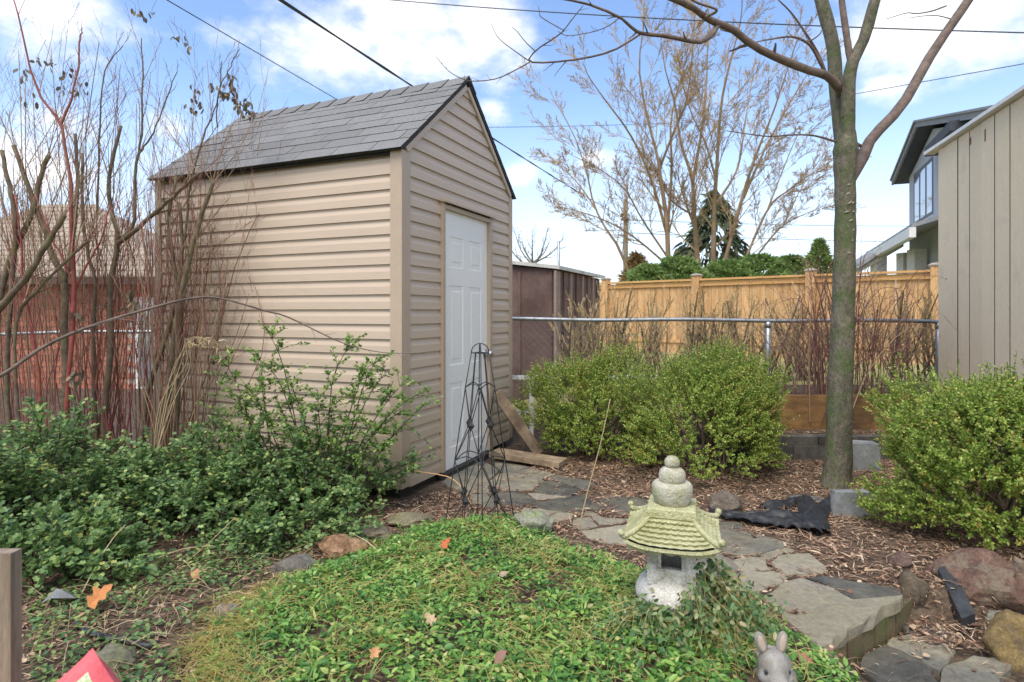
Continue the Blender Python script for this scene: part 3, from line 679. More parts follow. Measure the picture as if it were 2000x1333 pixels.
for (px, py, w, h, dep, lab, tilt) in ((1690,922,66,56,.16,'light grey cut stone block standing at the foot of the tree',.25), (1672,1010,80,50,.08,'blue grey stone slab leaning under the right hand bush',.12)):
    g0 = G(px, py, .0); sc = g0[1]/F_PX; m2 = MB(); ca, sa = math.cos(tilt), math.sin(tilt)
    ax = [np.array([ca, -sa, 0]), np.array([sa, ca, 0]), UZ]
    hm = h*sc; wm = w*sc; ctr = g0+np.array([0, dep/2, hm/2-.01])
    V = np.array([(x, y, z) for x in (-1, 1) for y in (-1, 1) for z in (-1, 1)], float)*np.array([wm/2, dep/2, hm/2])
    V[V[:, 2] > 0, 0] *= .93; V += rng.normal(0, .006, V.shape)
    m2.add(V@np.array(ax)+ctr, [(0,1,3,2),(4,6,7,5),(0,4,5,1),(2,3,7,6),(0,2,6,4),(1,5,7,3)]); tag(obj('stone_block', m2, M_cblock), lab, 'stone block')
# lumber
m2 = MB(); a = P(970, 768, 5.15); b = G(1052, 886, .02); m2.beam(a+UZ*.0, b, .095, .04, up=(.3, -1, .2)); tag(obj('leaning_plank', m2, M_wood), 'brown timber plank leaning against the shed front wall', 'plank')
m2 = MB(); a = G(965, 884, .07); b = G(1100, 905, .045); m2.beam(a, b, .19, .042); tag(obj('lying_plank', m2, M_wood), 'wide weathered plank lying on the paving beside the bush', 'plank')
# white pipe frame
wf = thing('pipe_frame', 'low white painted rail frame behind the left round bush', 'frame', (.3, 5.95, 0))
m2 = MB(); m2.box(((P(990,737,5.95)+P(1285,738,5.95))/2), (295/F_PX*5.95, .04, .038)); obj('rail', m2, M_white, wf)
for px in (1038, 1262):
    p = P(px, 737, 5.95); m2 = MB(); m2.box((p[0], 5.95, (p[2]-.02)/2), (.04, .036, p[2]-.022)); obj('leg', m2, M_white, wf)
m2 = MB(); m2.box((P(1010,806,5.95)), (.22, .04, .04)); obj('rail', m2, M_white, wf)

# ------------------------------------------------------------------ flagstone path
path = bpy.data.objects.new('path', None); COL.objects.link(path); path['kind'] = 'structure'; ROOTLOC['path'] = (0, 0, 0)
def flag(pxs, mat, ztop=.012, thick=.045, seed=0, parent=None, jag=.006):
    r_ = np.random.default_rng(seed); pts_ = np.array([G(x, y, ztop)[:2] for x, y in pxs]); out_ = []
    c = pts_.mean(0); pts_ = c+(pts_-c)*(1+.005/np.maximum(np.linalg.norm(pts_-c, axis=1, keepdims=True), .05))
    n = len(pts_)
    for i in range(n):
        a, b = pts_[i], pts_[(i+1) % n]; L = np.linalg.norm(b-a); k = max(1, int(L/.05)); nn = np.array([b[1]-a[1], a[0]-b[0]])/max(L, 1e-6)
        for q in range(k):
            out_.append(a+(b-a)*q/k+(nn*r_.normal(0, jag) if q else r_.normal(0, .003, 2)))
    out_ = np.array(out_)
    ar = np.sum(out_[:, 0]*np.roll(out_[:, 1], -1)-np.roll(out_[:, 0], -1)*out_[:, 1])
    if ar < 0: out_ = out_[::-1]
    tilt = r_.normal(0, .008, 2); zt = ztop+(out_-c)@tilt*.5; m_ = len(out_)
    top = np.column_stack([c+(out_-c)*(1-.004/np.maximum(np.linalg.norm(out_-c, axis=1, keepdims=True), .03)), zt]); edge = np.column_stack([out_+r_.normal(0, .0015, out_.shape), zt-.008])
    bot = np.column_stack([out_+r_.normal(0, .004, out_.shape), np.full(m_, ztop-thick)])
    ctr = np.append(c, ztop)
    V = np.vstack([top, edge, bot, ctr[None]]); f = []
    for i in range(m_):
        j = (i+1) % m_; f += [(m_+i, m_+j, j, i), (2*m_+i, 2*m_+j, m_+j, m_+i)]
    f += [(i, (i+1) % m_, 3*m_) for i in range(m_)]
    obj('flagstone', MB().add(V, f), mat, parent or path)
def r2(L): return [(1350+x/4.1667, 1000+y/4.1667) for x, y in L]
def r1(L): return [(850+x/4.5455, 860+y/4.5455) for x, y in L]
def r3(L): return [(1600+x/5., 1080+y/5.) for x, y in L]
A_, B_, C_ = M_flagA, M_flagB, M_flagC
FL = [
 (r2([(590,690),(780,570),(905,540),(1150,625),(1290,705),(1390,730),(1540,705),(1725,678),(1640,740),(1500,812),(1390,880),(1280,938),(960,838),(640,762)]), C_, .014),
 (r2([(925,530),(1100,522),(1400,578),(1650,622),(1722,668),(1545,692),(1390,715),(1305,690),(1160,612)]), B_, .013),
 (r2([(700,800),(960,848),(1278,945),(1130,1062),(1040,1100),(880,960),(780,880)]), C_, .010),
 (r2([(645,405),(720,360),(960,335),(1010,385),(1115,475),(1060,490),(790,515),(700,460)]), C_, .014),
 (r2([(305,545),(420,482),(680,480),(795,540),(700,592),(540,642),(340,645),(300,590)]), C_, .012),
 (r2([(330,400),(420,365),(600,370),(640,470),(500,480),(400,465)]), C_, .009),
 (r2([(170,290),(225,130),(480,158),(830,262),(700,297),(560,332),(430,345),(250,322)]), A_, .012),
 (r2([(565,345),(700,305),(845,272),(835,322),(700,352),(640,388)]), C_, .009),
 (r2([(30,400),(150,310),(330,395),(395,465),(300,530),(180,545),(40,490)]), A_, .010),
 (r2([(200,85),(380,75),(450,128),(235,125)]), B_, .008),
 (r2([(-160,330),(20,300),(140,310),(20,400),(30,490),(-120,470)]), A_, .010),
 (r1([(60,370),(240,240),(420,185),(560,262),(478,360),(478,460),(300,470),(180,430)]), A_, .012),
 (r1([(570,300),(860,250),(1040,300),(955,345),(860,440),(740,450),(495,420),(490,362)]), A_, .012),
 (r1([(500,170),(640,95),(700,200),(840,240),(600,290),(565,252)]), A_, .010),
 (r1([(955,362),(1080,372),(1282,437),(1200,490),(880,460)]), B_, .015),
 (r1([(1000,330),(1080,308),(1400,368),(1360,440),(1275,425),(1090,358)]), A_, .010),
 (r1([(470,470),(740,460),(905,532),(780,575),(560,552)]), B_, .013),
 (r1([(860,562),(1080,520),(1350,480),(1385,540),(1330,625),(1080,622),(880,592)]), B_, .014),
 (r1([(790,600),(1085,632),(950,685),(760,650)]), C_, .010),
 (r1([(1385,552),(1555,602),(1400,628),(1340,622)]), B_, .011),
 (r1([(1400,530),(1700,490),(1900,530),(1990,600),(1850,640),(1640,652),(1560,592)]), B_, .010),
 (r1([(1240,692),(1380,680),(1445,762),(1290,792),(1225,742)]), C_, .011),
 (r1([(1250,640),(1400,635),(1480,688),(1745,702),(1700,722),(1455,757),(1392,672)]), C_, .010),
 (r1([(1290,803),(1480,780),(1740,742),(1950,800),(1900,930),(1690,925),(1500,905),(1350,855)]), C_, .012),
 (r1([(900,470),(1190,497),(1060,515),(900,525),(800,470)]), C_, .008),
 (r1([(1750,700),(1900,650),(2060,640),(2200,720),(2050,790),(1760,740)]), A_, .010),
 (r1([(950,700),(1090,640),(1230,640),(1220,690),(1090,720)]), C_, .007),
 (r1([(300,480),(460,475),(560,560),(480,600),(330,560)]), A_, .008),
 (r1([(1900,600),(2080,560),(2280,600),(2340,690),(2180,705),(2060,635)]), A_, .010),
]
for i, (pg, m_, z) in enumerate(FL): flag(pg, m_, z, seed=100+i, thick=.05)
for i, (pg, m_) in enumerate([(r3([(440,1000),(640,905),(860,970),(1100,1130),(1150,1400),(700,1400),(400,1120)]), B_), (r3([(655,885),(860,800),(1000,815),(1310,950),(1255,1070),(1185,1140),(960,1030),(705,930)]), A_),
      (r3([(1180,1165),(1290,1080),(1500,1005),(1910,1035),(1690,1400),(1175,1400)]), A_), (r3([(820,720),(960,660),(1230,760),(1330,930),(1010,810),(860,785)]), B_)]):
    flag(pg, m_, -.118, seed=200+i, thick=.05 if i != 2 else .16)
# step face of upright edging bricks under the slab edge
t = -.06; L_ = np.linalg.norm(E2-E1)+.02
while t < L_:
    w = rng.uniform(.085, .12); c = E1+ED*(t+w/2)-EN*(.045+rng.uniform(-.003, .004)); m2 = MB()
    zt = -.036; m2.box((c[0], c[1], (zt-.20)/2), (w-.005, .07, zt+.20), axes=[np.append(ED, 0), np.append(EN, 0), UZ]); obj('brick', m2, M_brickE, path); t += w

# ------------------------------------------------------------------ black sheet, edging, hose
def ribbon_sheet(name, nu, nv, fn_, mat, label, cat, thick=.006):
    u = np.linspace(0, 1, nu); v = np.linspace(0, 1, nv); V = np.array([[fn_(a, b) for b in v] for a in u]).reshape(-1, 3); V2 = V-np.array([0, 0, thick])
    i = np.arange(nu*nv).reshape(nu, nv); f = np.stack([i[:-1, :-1], i[1:, :-1], i[1:, 1:], i[:-1, 1:]], -1).reshape(-1, 4); m2 = MB()
    n = nu*nv; m2.add(np.vstack([V, V2]), np.vstack([f, f[:, ::-1]+n])); return tag(obj(name, m2, mat, smooth=True), label, cat)
CL = np.array([(1385,1000),(1420,1012),(1460,1018),(1500,1022),(1540,1024),(1575,1030),(1605,1040)]); 
def fab(a, b):
    q = a*(len(CL)-1); k = min(int(q), len(CL)-2); px, py = CL[k]+(CL[k+1]-CL[k])*(q-k)
    wdt = (.03+.12*math.sin(min(1, a*1.15)*PI*.55)); g0 = G(px, py, .01)
    fold = (abs(mnoise.noise(Vector((a*8, b*4, 1.3))))*.045+.020*math.sin(b*PI)+.014*abs(math.sin(b*8+a*5)))*min(1, .25+a*1.6)*(1.0 if a < .85 else .9)
    return g0+np.array([(b-.5)*wdt*.5, (b-.4)*wdt*1.5, fold+.008])
ribbon_sheet('landscape_fabric', 60, 26, fab, M_fabric, 'crumpled black landscape fabric lying on mulch by the paving', 'plastic sheet')
m_ = bpy.data.objects['landscape_fabric']
def flapf(p0, p1, wd_, hgt):
    def f(a, b):
        c = p0+(p1-p0)*a; s_ = norm(np.array([p1[1]-p0[1], -(p1[0]-p0[0]), 0])); return c+s_*(b-.5)*wd_*(.6+.5*math.sin(a*PI))+UZ*(hgt*math.sin(b*PI)*(.5+.5*abs(math.sin(a*5)))+.012+.02*mnoise.noise(Vector((a*7, b*5, 3))))
    return f
for (a, b, w, h) in ((G(1570,990,.0)+UZ*.05, G(1608,1048,.0), .13, .035), (G(1570,1022,0), G(1628,990,0)+UZ*.01, .12, .06), (G(1490,995,0), G(1560,985,0), .10, .035)):
    fn_ = flapf(a, b, w, h); u = np.linspace(0, 1, 18); v = np.linspace(0, 1, 10); V = np.array([[fn_(x, y) for y in v] for x in u]).reshape(-1, 3); i = np.arange(180).reshape(18, 10)
    f = np.stack([i[:-1, :-1], i[1:, :-1], i[1:, 1:], i[:-1, 1:]], -1).reshape(-1, 4); obj('fold', MB().add(np.vstack([V, V-UZ*.005]), np.vstack([f, f[:, ::-1]+180])), M_fabric, m_, smooth=True)
a, b = G(1832,1118,.03), G(1878,1222,-.10); m2 = MB()
m2.prism([a+UZ*.02, b+UZ*.03, b-UZ*.12, a-UZ*.14], np.array([.075, .02, .012])); tag(obj('edging_strip', m2, M_plastic), 'black plastic edging strip beside the red brown boulder', 'edging')
hp = np.array([G(x, y, .02) for x, y in ((150,1218),(175,1236),(205,1246),(240,1250),(275,1260),(300,1262))]); m2 = MB(); m2.tubes(hp, np.full(6, .011), 8); tag(obj('hose', m2, M_plastic, smooth=True), 'short black hose piece lying in the litter', 'hose')
m2 = MB(); c = G(118, 1172, .03); m2.add([c+np.array(q) for q in ((-.06,-.03,.0),(.0,-.05,.03),(.075,-.01,.012),(.03,.05,.0),(-.04,.03,.035),(0,0,.045))], [(0,1,5),(1,2,5),(2,3,5),(3,4,5),(4,0,5)]); tag(obj('plastic_scrap', m2, M_cblock), 'crumpled pale grey plastic scrap under the shrub', 'scrap')

# ------------------------------------------------------------------ stone lantern
lc = np.array([.623, 2.35, .0]); lr = math.radians(-17)
lcx, lsx = math.cos(lr), math.sin(lr); LX = np.array([lcx, lsx, 0]); LY = np.array([-lsx, lcx, 0])
def LP(x, y, z): return lc+LX*x+LY*y+UZ*z
lan = thing('stone_lantern', 'mossy pale stone pagoda lantern standing among ivy', 'lantern', lc)
m2 = MB(); m2.lathe([(.150,-.03),(.150,.02),(.138,.04),(.112,.06),(.104,.09),(.108,.128),(.126,.14),(.140,.158),(.140,.178),(.128,.206),(.112,.222),(.098,.232)], lc, 32); base = obj('base', m2, M_castwhite, lan, smooth=True)
m2 = MB(); hs = .088
for (sx, sy) in ((-1,-1),(1,-1),(1,1),(-1,1)): m2.box(LP(sx*(hs-.0175), sy*(hs-.0175), .311), (.035, .035, .172), axes=[LX, LY, UZ])
for (ax, sg) in ((0,-1),(0,1),(1,-1),(1,1)):
    for (z, h) in (((.256, .060), (.371, .052)) if ax == 0 else ((.311, .170),)):
        c = LP(*( (0, sg*(hs-.014), z) if ax == 0 else (sg*(hs-.014), 0, z) )); m2.box(c, (.105, .026, h) if ax == 0 else (.026, .105, h), axes=[LX, LY, UZ])
for sx in (-1, 1): m2.box(LP(sx*.0455, -(hs-.016), .315), (.016, .020, .062), axes=[LX, LY, UZ])
obj('lamp_chamber', m2, M_castwhite, lan)
# roof: concave pyramid with carved tile rows, upturned corners
def roofpt(u, v):    # u -1..1 across a side, v 0 top..1 eave
    half = .080+(.168-.080)*v; z = .478-.085*(v**.8)+.028*(abs(u)**3.5)*v*v; return half, z
m2 = MB(); NU = 72; VL = [(0.0, 0.0)]+[((r+k/3*.999)/6, k/3) for r in range(6) for k in range(4)]
for k in range(4):
    ca, sa = math.cos(k*PI/2), math.sin(k*PI/2); grid = []
    for v0, fr_ in VL:
        for i in range(NU+1):
            u = -1+2*i/NU; tile = abs(math.sin(u*PI*4.5)); inn = float(abs(u) < .9)
            v = min(1, max(0, v0+fr_*.045*(tile-.6)*inn)) if v0 < .99 else 1.0
            half, z = roofpt(u, v); lift = inn*(.0095*fr_+.003*tile*fr_)
            x, y = u*half, -half*(1+.02*(1-abs(u))*v)-lift*.6; grid.append(LP(ca*x-sa*y, sa*x+ca*y, z+lift*.8))
    NV = len(VL); i = np.arange(NV*(NU+1)).reshape(NV, NU+1); f = np.stack([i[:-1, :-1], i[1:, :-1], i[1:, 1:], i[:-1, 1:]], -1).reshape(-1, 4); m2.add(np.array(grid), f)
    # eave lip and scalloped skirt
    lip = []
    for i_ in range(NU+1):
        u = -1+2*i_/NU; half, z = roofpt(u, 1.0)
        for (dh, dz) in ((0.003, 0), (.006, -.012), (-.006, -.014), (-.014, -.022-.007*abs(math.cos(u*PI*3))), (-.05, -.024), (-.085, -.028)):
            h2 = half+dh; lip.append(LP(ca*u*h2+sa*h2, sa*u*h2-ca*h2, z+dz-(.02*abs(u)**3 if dh < -.01 else 0)))
    i = np.arange((NU+1)*6).reshape(NU+1, 6); f = np.stack([i[:-1, :-1], i[:-1, 1:], i[1:, 1:], i[1:, :-1]], -1).reshape(-1, 4); m2.add(np.array(lip), f)
lroof = obj('roof', m2, M_castmoss, lan, smooth=False)
for (sx, sy) in ((-1,-1),(1,-1),(1,1),(-1,1)):
    q = []
    for v in np.linspace(0, 1.0, 9):
        half, z = roofpt(1, v); q.append(LP(sx*half, sy*half, z+.004))
    q.append(LP(sx*.176, sy*.176, q[-1][2]+.007-lc[2])); m3 = MB(); m3.tubes(np.array(q), np.array([.0105]*8+[.012, .010]), 8)
    e = q[-1]; m3.lathe([(.002,-.013),(.011,-.009),(.0135,0),(.011,.009),(.003,.013)], e+UZ*.007, 10); obj('roof_ridge', m3, M_castmoss, lroof, smooth=True)
m2 = MB(); v = []
for z, h in ((.474, .088), (.480, .092), (.508, .090), (.513, .085)): v += [LP(-h,-h,z), LP(h,-h,z), LP(h,h,z), LP(-h,h,z)]
m2.add(v, [(k*4+i, k*4+(i+1) % 4, k*4+4+(i+1) % 4, k*4+4+i) for k in range(3) for i in range(4)]+[(12,13,14,15),(3,2,1,0)]); obj('roof_plinth', m2, M_castmoss, lan)
m2 = MB(); m2.lathe([(.062,.512),(.066,.522),(.070,.528),(.076,.545),(.0775,.565),(.0765,.582),(.070,.592),(.058,.597)], lc, 32); m2.lathe([(.045,.594),(.048,.600),(.051,.608),(.0515,.622),(.047,.638),(.036,.648),(.026,.652)], lc, 28)
m2.lathe([(.018,.650),(.027,.657),(.0300,.668),(.0275,.681),(.018,.692),(.004,.696)], lc, 24); obj('finial', m2, M_cast, lan, smooth=True)

# ------------------------------------------------------------------ iron trellis
tc0 = np.array([-.185, 3.50, 0]); th_ = math.radians(-38); TX = np.array([math.cos(th_), math.sin(th_), 0]); TY = np.array([-math.sin(th_), math.cos(th_), 0])
tre = thing('garden_trellis', 'black wrought iron obelisk trellis with diamond ornaments before the shed door', 'trellis', tc0)
zs_ = np.array([-.02, .40, .82, 1.02]); hs_ = np.array([.147, .103, .060, .036])
def hw(z): return np.interp(z, zs_, hs_)
def TP(x, y, z): return tc0+TX*x+TY*y+UZ*z
cor = [(-1,-1),(1,-1),(1,1),(-1,1)]
for sx, sy in cor:
    m3 = MB(); m3.tubes(np.array([TP(sx*hw(z), sy*hw(z), z) for z in (-.02, .2, .4, .6, .82, 1.02)]), np.full(6, .0034), 6); obj('leg', m3, M_iron, tre, smooth=True)
for k in range(2):
    m3 = MB(); q = []
    for a in np.linspace(0, PI, 11):
        r_ = .036*math.cos(a); q.append(TP(r_ if k == 0 else r_, r_ if k == 0 else -r_, 1.02+.055*math.sin(a)))
    m3.tubes(np.array(q), np.full(11, .0034), 6); obj('top_hoop', m3, M_iron, tre, smooth=True)
m3 = MB(); q = [TP(sx*.036, sy*.036, 1.02) for sx, sy in cor]
for i in range(4): m3.tubes(np.array([q[i], q[(i+1) % 4]]), np.full(2, .003), 5)
obj('top_ring', m3, M_iron, tre)
for i in range(4):
    (ax_, ay_), (bx_, by_) = cor[i], cor[(i+1) % 4]
    def fpnt(s, z, i=i, ax_=ax_, ay_=ay_, bx_=bx_, by_=by_):
        h = hw(z); return TP((ax_+(bx_-ax_)*s)*h, (ay_+(by_-ay_)*s)*h, z)
    for (z0, rise) in ((.40, .035), (.82, .025)):
        m3 = MB(); m3.tubes(np.array([fpnt(s, z0+rise*math.sin(s*PI)) for s in np.linspace(0, 1, 9)]), np.full(9, .003), 5); obj('arch_bar', m3, M_iron, tre, smooth=True)
    m3 = MB(); m3.tubes(np.array([fpnt(.5, z) for z in (.0, .4, .8, 1.02)]), np.full(4, .0028), 5); obj('upright_bar', m3, M_iron, tre)
    for (z0, z1) in ((-.02, .40), (.40, .82)):
        zc = z0+(z1-z0)*.5
        for s0 in (0, 1):
            m3 = MB(); m3.tubes(np.array([fpnt(s0, z0), fpnt(.5, zc), fpnt(1-s0, z1)]), np.full(3, .003), 5); obj('brace_bar', m3, M_iron, tre)
        c = fpnt(.5, zc); nrm = norm(np.array([c[0]-tc0[0], c[1]-tc0[1], 0])); sd_ = np.array([-nrm[1], nrm[0], 0]); m3 = MB()
        rr = .031; v = [c+sd_*rr, c+UZ*rr*1.15, c-sd_*rr, c-UZ*rr*1.15, c+nrm*.012, c-nrm*.012]
        m3.add(v, [(0,1,4),(1,2,4),(2,3,4),(3,0,4),(1,0,5),(2,1,5),(3,2,5),(0,3,5)]); obj('diamond_ornament', m3, M_iron, tre)

# ------------------------------------------------------------------ rabbit statue
rc = G(1512, 1400, .02); rc = np.array([.845, 1.95, -.028])
rab = thing('rabbit_statue', 'grey concrete rabbit figure half hidden in the ivy', 'statue', rc)
def ball(mb, c, r, ax=None, n=18, k=11):
    prof = [(math.sin(a)*1.0, -math.cos(a)) for a in np.linspace(.02, PI-.02, k)]
    a = np.arange(n)/n*2*PI; p = np.array(prof); V = np.stack([p[:, None, 0]*np.cos(a), p[:, None, 0]*np.sin(a), np.repeat(p[:, 1:2], n, 1)], -1).reshape(-1, 3)*np.array(r)
    if ax is not None: V = V@np.array(ax)
    f = [(q*n+j, q*n+(j+1) % n, (q+1)*n+(j+1) % n, (q+1)*n+j) for q in range(k-1) for j in range(n)]; mb.add(V+np.array(c), f)
# one continuous carved body: metaball-like union through a voxel remesh
m2 = MB()
hc = rc+np.array([0, .0, .135])
ball(m2, rc+np.array([.035, .09, .06]), (.075, .11, .085)); ball(m2, rc+np.array([.02, .03, .085]), (.055, .06, .06)); ball(m2, hc, (.05, .058, .056)); ball(m2, hc+np.array([-.008, -.045, -.024]), (.034, .04, .032)); ball(m2, hc+np.array([-.03, -.018, -.02]), (.028, .03, .026)); ball(m2, hc+np.array([.026, -.022, -.02]), (.028, .03, .026))
ball(m2, rc+np.array([-.03, -.03, .01]), (.03, .05, .03)); ball(m2, rc+np.array([.05, -.03, .01]), (.03, .05, .03))
body = obj('body', m2, M_rabbit, rab, smooth=True)
md = body.modifiers.new('remesh', 'REMESH'); md.mode = 'VOXEL'; md.voxel_size = .005; md.use_smooth_shade = True
ms = body.modifiers.new('smooth', 'SMOOTH'); ms.iterations = 4
for sg in (-1, 1):
    e0 = hc+np.array([sg*.027, .012, .042]); dirn = norm(np.array([sg*.24-.06, .10, 1])); side = norm(np.cross(dirn, np.array([0, 1, .0]))); fw = np.cross(side, dirn)
    m3 = MB(); ball(m3, e0+dirn*.030, (.0190, .010, .037), ax=[side, fw, dirn]); ear = obj('ear', m3, M_rabbit, rab, smooth=True)
    m3 = MB(); ball(m3, e0+dirn*.031-np.array([0, .0075, 0]), (.0115, .004, .027), ax=[side, fw, dirn], n=12, k=9); obj('inner_ear', m3, M_earin, ear, smooth=True)
    m3 = MB(); ball(m3, hc+np.array([sg*.036-.006, -.040, .008]), (.006, .006, .007), n=10, k=7); obj('eye', m3, M_iron, rab, smooth=True)
m3 = MB(); ball(m3, hc+np.array([-.008, -.083, -.014]), (.009, .006, .006), n=10, k=7); obj('nose', m3, M_dark, rab, smooth=True)

# ------------------------------------------------------------------ chair and cushion at the lower left corner
ch = thing('garden_chair', 'weathered wooden chair, only its upright post in view', 'chair', (-1.05, 1.1, 0))
def post_box(mbx, x0, x1, y0, y1, z0, z1): mbx.box(((x0+x1)/2, (y0+y1)/2, (z0+z1)/2), (x1-x0, y1-y0, z1-z0))
m2 = MB(); post_box(m2, -1.06, -.996, 1.2, 1.228, 0, .772); obj('post', m2, M_oldwood, ch)
m2 = MB(); post_box(m2, -1.5, -1.43, 1.2, 1.235, 0, .772); obj('post', m2, M_oldwood, ch)
m2 = MB(); post_box(m2, -1.035, -.967, .72, .755, 0, .34); obj('leg', m2, M_oldwood, ch)
m2 = MB(); post_box(m2, -1.5, -1.43, .72, .755, 0, .34); obj('leg', m2, M_oldwood, ch)
for k in range(5): m2 = MB(); post_box(m2, -1.5, -.67, .74+k*.092, .822+k*.092, .345, .365); obj('seat_slat', m2, M_oldwood, ch)
for k in range(3): m2 = MB(); post_box(m2, -1.43, -1.037, 1.203, 1.222, .42+k*.11, .50+k*.11); obj('back_slat', m2, M_oldwood, ch)
n = 22; u = np.linspace(-1, 1, n); V = []; hsz = .15
for sgn in (1, -1):
    for a in u:
        for b in u:
            th2 = .055*max(0, (1-a**4))**.6*max(0, (1-b**4))**.6; pin = 1-.06*(1-a*a) if abs(b) > .99 else 1
            x, y = a*hsz*(1-.05*(1-b*b)*0), b*hsz; x *= 1-.07*(1-b**2)*abs(a); y *= 1-.07*(1-a**2)*abs(b); V.append((x, sgn*th2, y))
V = np.array(V); ra = math.radians(38); V = np.column_stack([V[:, 0]*math.cos(ra)-V[:, 2]*math.sin(ra), V[:, 1], V[:, 0]*math.sin(ra)+V[:, 2]*math.cos(ra)])
top_v = V[np.argmax(V[:, 2])]; dz = P(181, 1266, 1.17)
V = V-top_v+dz
i = np.arange(n*n).reshape(n, n); f = np.stack([i[:-1, :-1], i[1:, :-1], i[1:, 1:], i[:-1, 1:]], -1).reshape(-1, 4); m2 = MB()
uu = (np.arange(n-1)+.5)/(n-1)*2-1; ua, ub = np.meshgrid(uu, uu, indexing='ij'); border = ((np.abs(ua) > .93) | (ub > .84) | (ub < -.8)).ravel()
m2.V.append(V); m2.n = len(V); m2.F += [f[border], f[~border], f[border][:, ::-1]+n*n, f[~border][:, ::-1]+n*n]; m2.M += [0, 1, 0, 1]
tag(obj('cushion', m2, [M_pink, M_print], smooth=True), 'pink bordered cushion with white and green print, corner showing', 'cushion')

# ------------------------------------------------------------------ brick house (left)
HYb = 11.0
bh = thing('brick_house', 'orange brick house with tan shingle roof behind the bare shrubs', 'house', (-9, 12, -.2))
hx0, hx1, hz0, hz1 = -12.2, -6.35, -.25, 1.84
m2 = MB(); m2.box(((hx0+hx1)/2, HYb+2.02, (hz0+hz1)/2), (hx1-hx0, 4.0, hz1-hz0)); obj('wall', m2, M_mortar, bh)
bm_ = MB().box((0,0,0), (.292, .03, .09)).mesh('brick', M_brick); hm_ = MB().box((0,0,0), (.14, .03, .09)).mesh('brick', M_brick)
nb = 0
for r in range(20):
    x = -9.75+(.152 if r % 2 else 0); z = hz0+.055+r*.104
    while x < hx1-.15:
        win = (-6.95 < x+.146 < -6.3 and -.2 < z < 1.55)
        if not win and nb < 300:
            o = link('brick', bm_, bh); o.location = Vector((x+.146, HYb+.012+rng.uniform(-.003, .003), z)); nb += 1
        x += .304
wfm = MB(); wfm.box((-6.60, HYb-.0, .68), (.5, .07, 1.72)); wf_ = obj('window', wfm, M_white, bh)
m2 = MB(); m2.box((-6.60, HYb-.04, .68), (.36, .01, 1.5)); obj('pane', m2, M_glass, wf_)
m2 = MB(); m2.box(((hx0+hx1)/2+.1, HYb-.30, hz1-.02), (hx1-hx0+.5, .12, .12)); obj('gutter', m2, M_gutter, bh)
# hip roof, one object per shingle course
nc = 16; rz0, rz1 = hz1+.05, hz1+1.75
core = MB(); e = [(hx0-.3, HYb-.28, rz0-.02), (hx1+.3, HYb-.28, rz0-.02), (hx1+.3, HYb+4.3, rz0-.02), (hx0-.3, HYb+4.3, rz0-.02)]; rp_ = [(hx0+2.2, HYb+2.0, rz1-.04), (hx1-2.6, HYb+2.0, rz1-.04)]
core.add(e+rp_, [(0,1,5,4),(1,2,5),(2,3,4,5),(3,0,4),(3,2,1,0)]); rcore = obj('roof', core, M_hroof, bh)
for k in range(nc):
    f0, f1 = k/nc, (k+1.15)/nc; f1 = min(1, f1)
    q = lambda f, lift: [np.array([hx0-.3+f*2.5, HYb-.28+f*2.28, rz0+f*(rz1-rz0)+lift]), np.array([hx1+.3-f*2.9, HYb-.28+f*2.28, rz0+f*(rz1-rz0)+lift])]
    a0, a1 = q(f0, .03); b0_, b1_ = q(f1, .004); m2 = MB(); m2.add([a0, a1, b1_, b0_, a0-UZ*.028, a1-UZ*.028], [(0,1,2,3),(4,5,1,0)]); obj('shingle_course', m2, M_hroof, rcore)

# ------------------------------------------------------------------ stucco house (right)
hc0 = np.array([13.15, 20.0, 0]); hn = np.array([-.919, .394, 0])     # wall faces hn, runs along -Fd
sh = thing('stucco_house', 'blue grey stucco two storey house with dark gable soffit', 'house', hc0-Fd*4.5)
def H(s, o, z): return hc0-Fd*s+hn*o+UZ*z
zE, zA, sA, sN = 5.72, 6.50, 3.2, 9.6
zN = zA-(sN-sA)*.25
m2 = MB(); m2.prism([H(0,0,.2), H(sN,0,.2), H(sN,0,zN), H(sA,0,zA-.05), H(0,0,zE)], -hn*7); obj('wall', m2, M_stucco, sh)
for (s0, z0, s1, z1) in ((-.55, zE-.10, sA, zA+.05), (sA, zA+.05, sN+.5, zN-.08)):
    m2 = MB(); m2.prism([H(s0,.42,z0), H(s1,.42,z1), H(s1,.42,z1+.14), H(s0,.42,z0+.14)], -hn*.06); obj('fascia', m2, M_hfascia, sh)
    m2 = MB(); m2.prism([H(s0,.37,z0+.02), H(s1,.37,z1+.02), H(s1,.37,z1+.05), H(s0,.37,z0+.05)], -hn*.62); obj('soffit', m2, M_soffit, sh)
    m2 = MB(); m2.prism([H(s0,.47,z0+.145), H(s1,.47,z1+.145), H(s1,.47,z1+.2), H(s0,.47,z0+.2)], -hn*8.2); obj('roof', m2, M_hfascia, sh)
m2 = MB(); m2.box(H(6.4, .35, 5.36), (2.4, .5, .22), axes=[Fd, hn, UZ]); obj('gutter', m2, M_soffit, sh)
w_ = MB(); w_.box(H(2.3, .0, 4.80), (2.62, .12, 1.66), axes=[Fd, hn, UZ]); wn2 = obj('window', w_, M_frame, sh)
for k in range(3):
    m2 = MB(); m2.box(H(1.50+.80*k, .055, 4.80), (.60, .03, 1.40), axes=[Fd, hn, UZ]); obj('pane', m2, M_glass, wn2)
m2 = MB(); m2.box(H(2.3, .06, 3.90), (2.9, .16, .12), axes=[Fd, hn, UZ]); obj('window_sill', m2, M_stucco, sh)
m2 = MB(); m2.box(H(3.76, .04, 4.8), (.14, .1, 1.9), axes=[Fd, hn, UZ]); obj('window_trim', m2, M_stucco, sh)
